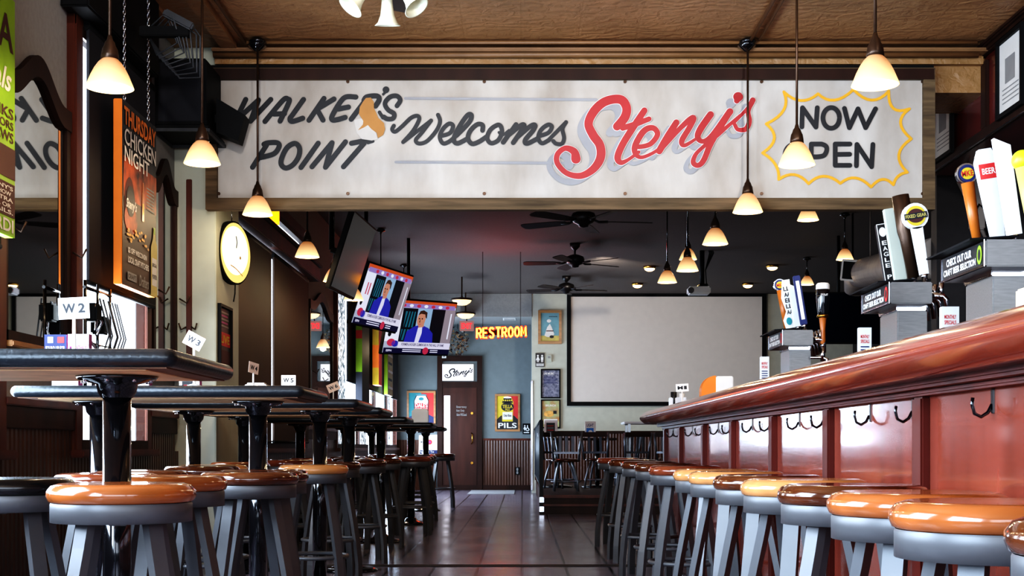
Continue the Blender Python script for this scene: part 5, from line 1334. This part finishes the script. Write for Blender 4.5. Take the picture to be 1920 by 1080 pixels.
ptable('dark table by the platform railing, holding a tent card', xx(1044, 20.3), 20.4, .5, .7)
ptable('dark table on the platform holding the second tent card', xx(1120, 20.3), 20.3, .55, .7)
ptable('high white-edged table on the platform beside the bar end', xx(1215, 20.4), 20.6, .75, .75, 'plastic', 1.0, True)
tent('white tent card with a dark menu on the table by the railing', xx(1033, 20.1), 20.1, .995, .2, .27, 0, d_dark)
tent('white and blue tent card on the second platform table', xx(1107, 20.1), 20.1, .995, .16, .25, 0, d_blue)
# railing
t = thing('railing', 'black metal railing along the left edge of the platform', 'railing', (.24, 17.05, 0))
MB().box((-.02, -.02, 0), (.03, .03, 1.2), 'rail', .004).build('newel_post', t)
MB().tube([(0, 0, 1.19), (0, 7.9, 1.19)], .022, 'rail', 8).build('handrail', t)
MB().tube([(0, 0, .36), (0, 7.9, .36)], .014, 'rail', 8).build('bottom_rail', t)
for k in range(1, 50): MB().cyl((0, k * .158, .36), (0, k * .158, 1.18), .008, 'rail', seg=6).build('baluster', t)
for k in range(2): MB().box((-.02, -.025, .03 + k * .12), (.04, -.015, .1 + k * .12), 'chrome', .004).build('bracket_plate', t)

# ------------------------------------------------------------------ light
def area(loc, rot, sx_, sy_, e, col):
    l = bpy.data.lights.new('daylight', 'AREA'); l.shape = 'RECTANGLE'; l.size = sx_; l.size_y = sy_; l.energy = e; l.color = col
    o = bpy.data.objects.new('daylight', l); C.objects.link(o); o.location = loc; o.rotation_euler = rot
    return o


RX = (0, -PI / 2, 0)       # shining towards +X
cool = (.82, .9, 1.0)
XO = XW + .04
blue = (.58, .77, 1.0)
area((XO, -.4, 2.02), RX, 2.34, 3.2, 640, blue)
area((XO, 4.4, 2.02), RX, 2.34, 3.64, 760, (.62, .79, 1.0))
area((XO, 8.07, 2.02), RX, 2.34, 1.3, 170, cool)
area((XO, 13.2, 1.8), RX, 1.7, 3.8, 60, cool)
area((XO, 21.9, 2.02), RX, 2.34, 8.2, 1350, (.62, .79, 1.0))
area((-.4, -3.6, 1.9), (PI / 2, 0, 0), 4.0, 2.3, 90, (.8, .88, 1.0))
area((3.2, -3.6, 1.9), (PI / 2, 0, 0), 2.6, 2.3, 60, (.8, .88, 1.0))


def spot(loc, aim, e, col, ang=60, soft=.1):
    l = bpy.data.lights.new('fill_spot', 'SPOT'); l.energy = e; l.color = col; l.spot_size = math.radians(ang); l.spot_blend = .8; l.shadow_soft_size = soft
    o = bpy.data.objects.new('fill_spot', l); C.objects.link(o); o.location = loc
    o.rotation_euler = (Vector(aim) - Vector(loc)).to_track_quat('-Z', 'Y').to_euler()


for x in (-1.3, .4, 2.1): spot((x, 4.6, 3.55), (x, YS, 3.1), 205, (1, .95, .9), 70)  # unseen spots added to brighten the hanging sign
spot((1.2, 20.0, 3.6), (2.0, YP, 1.5), 260, (1, .93, .82), 100)  # unseen spot added to brighten the screen wall
rl = bpy.data.lights.new('neon_glow', 'POINT'); rl.energy = 26; rl.color = (1, .06, .03); rl.shadow_soft_size = .25
ro = bpy.data.objects.new('neon_glow', rl); C.objects.link(ro); ro.location = (-.35, YN - .25, 2.85)
W = bpy.data.worlds.new('daylight_sky'); bpy.context.scene.world = W; W.use_nodes = True
bg = W.node_tree.nodes['Background']; bg.inputs['Color'].default_value = (.74, .85, 1, 1); bg.inputs['Strength'].default_value = 3.8

# ------------------------------------------------------------------ camera
cam = bpy.data.cameras.new('camera'); co = bpy.data.objects.new('camera', cam); C.objects.link(co)
cam.sensor_width = 36; cam.lens = F / 1920 * 36; cam.clip_end = 100
cam.shift_x = (960 - VX) / 1920; cam.shift_y = (VY - 540) / 1920
co.location = (0, 0, H); co.rotation_euler = (PI / 2, 0, 0)
sc = bpy.context.scene; sc.camera = co
sc.view_settings.view_transform = 'Standard'; sc.view_settings.look = 'None'; sc.view_settings.exposure = 0.0
sc.view_settings.use_curve_mapping = True
cm_ = sc.view_settings.curve_mapping; cm_.use_clip = False; cv = cm_.curves[3]
cv.points[0].location = (0, 0); cv.points[-1].location = (1, 1.12)
for q in ((.035, .014), (.12, .09), (.3, .3), (.6, .68)): cv.points.new(*q)
cm_.update()
cy = sc.cycles; cy.use_denoising = True; cy.max_bounces = 8; cy.diffuse_bounces = 4; cy.glossy_bounces = 4; cy.caustics_reflective = False; cy.caustics_refractive = False; cy.sample_clamp_indirect = 4.0
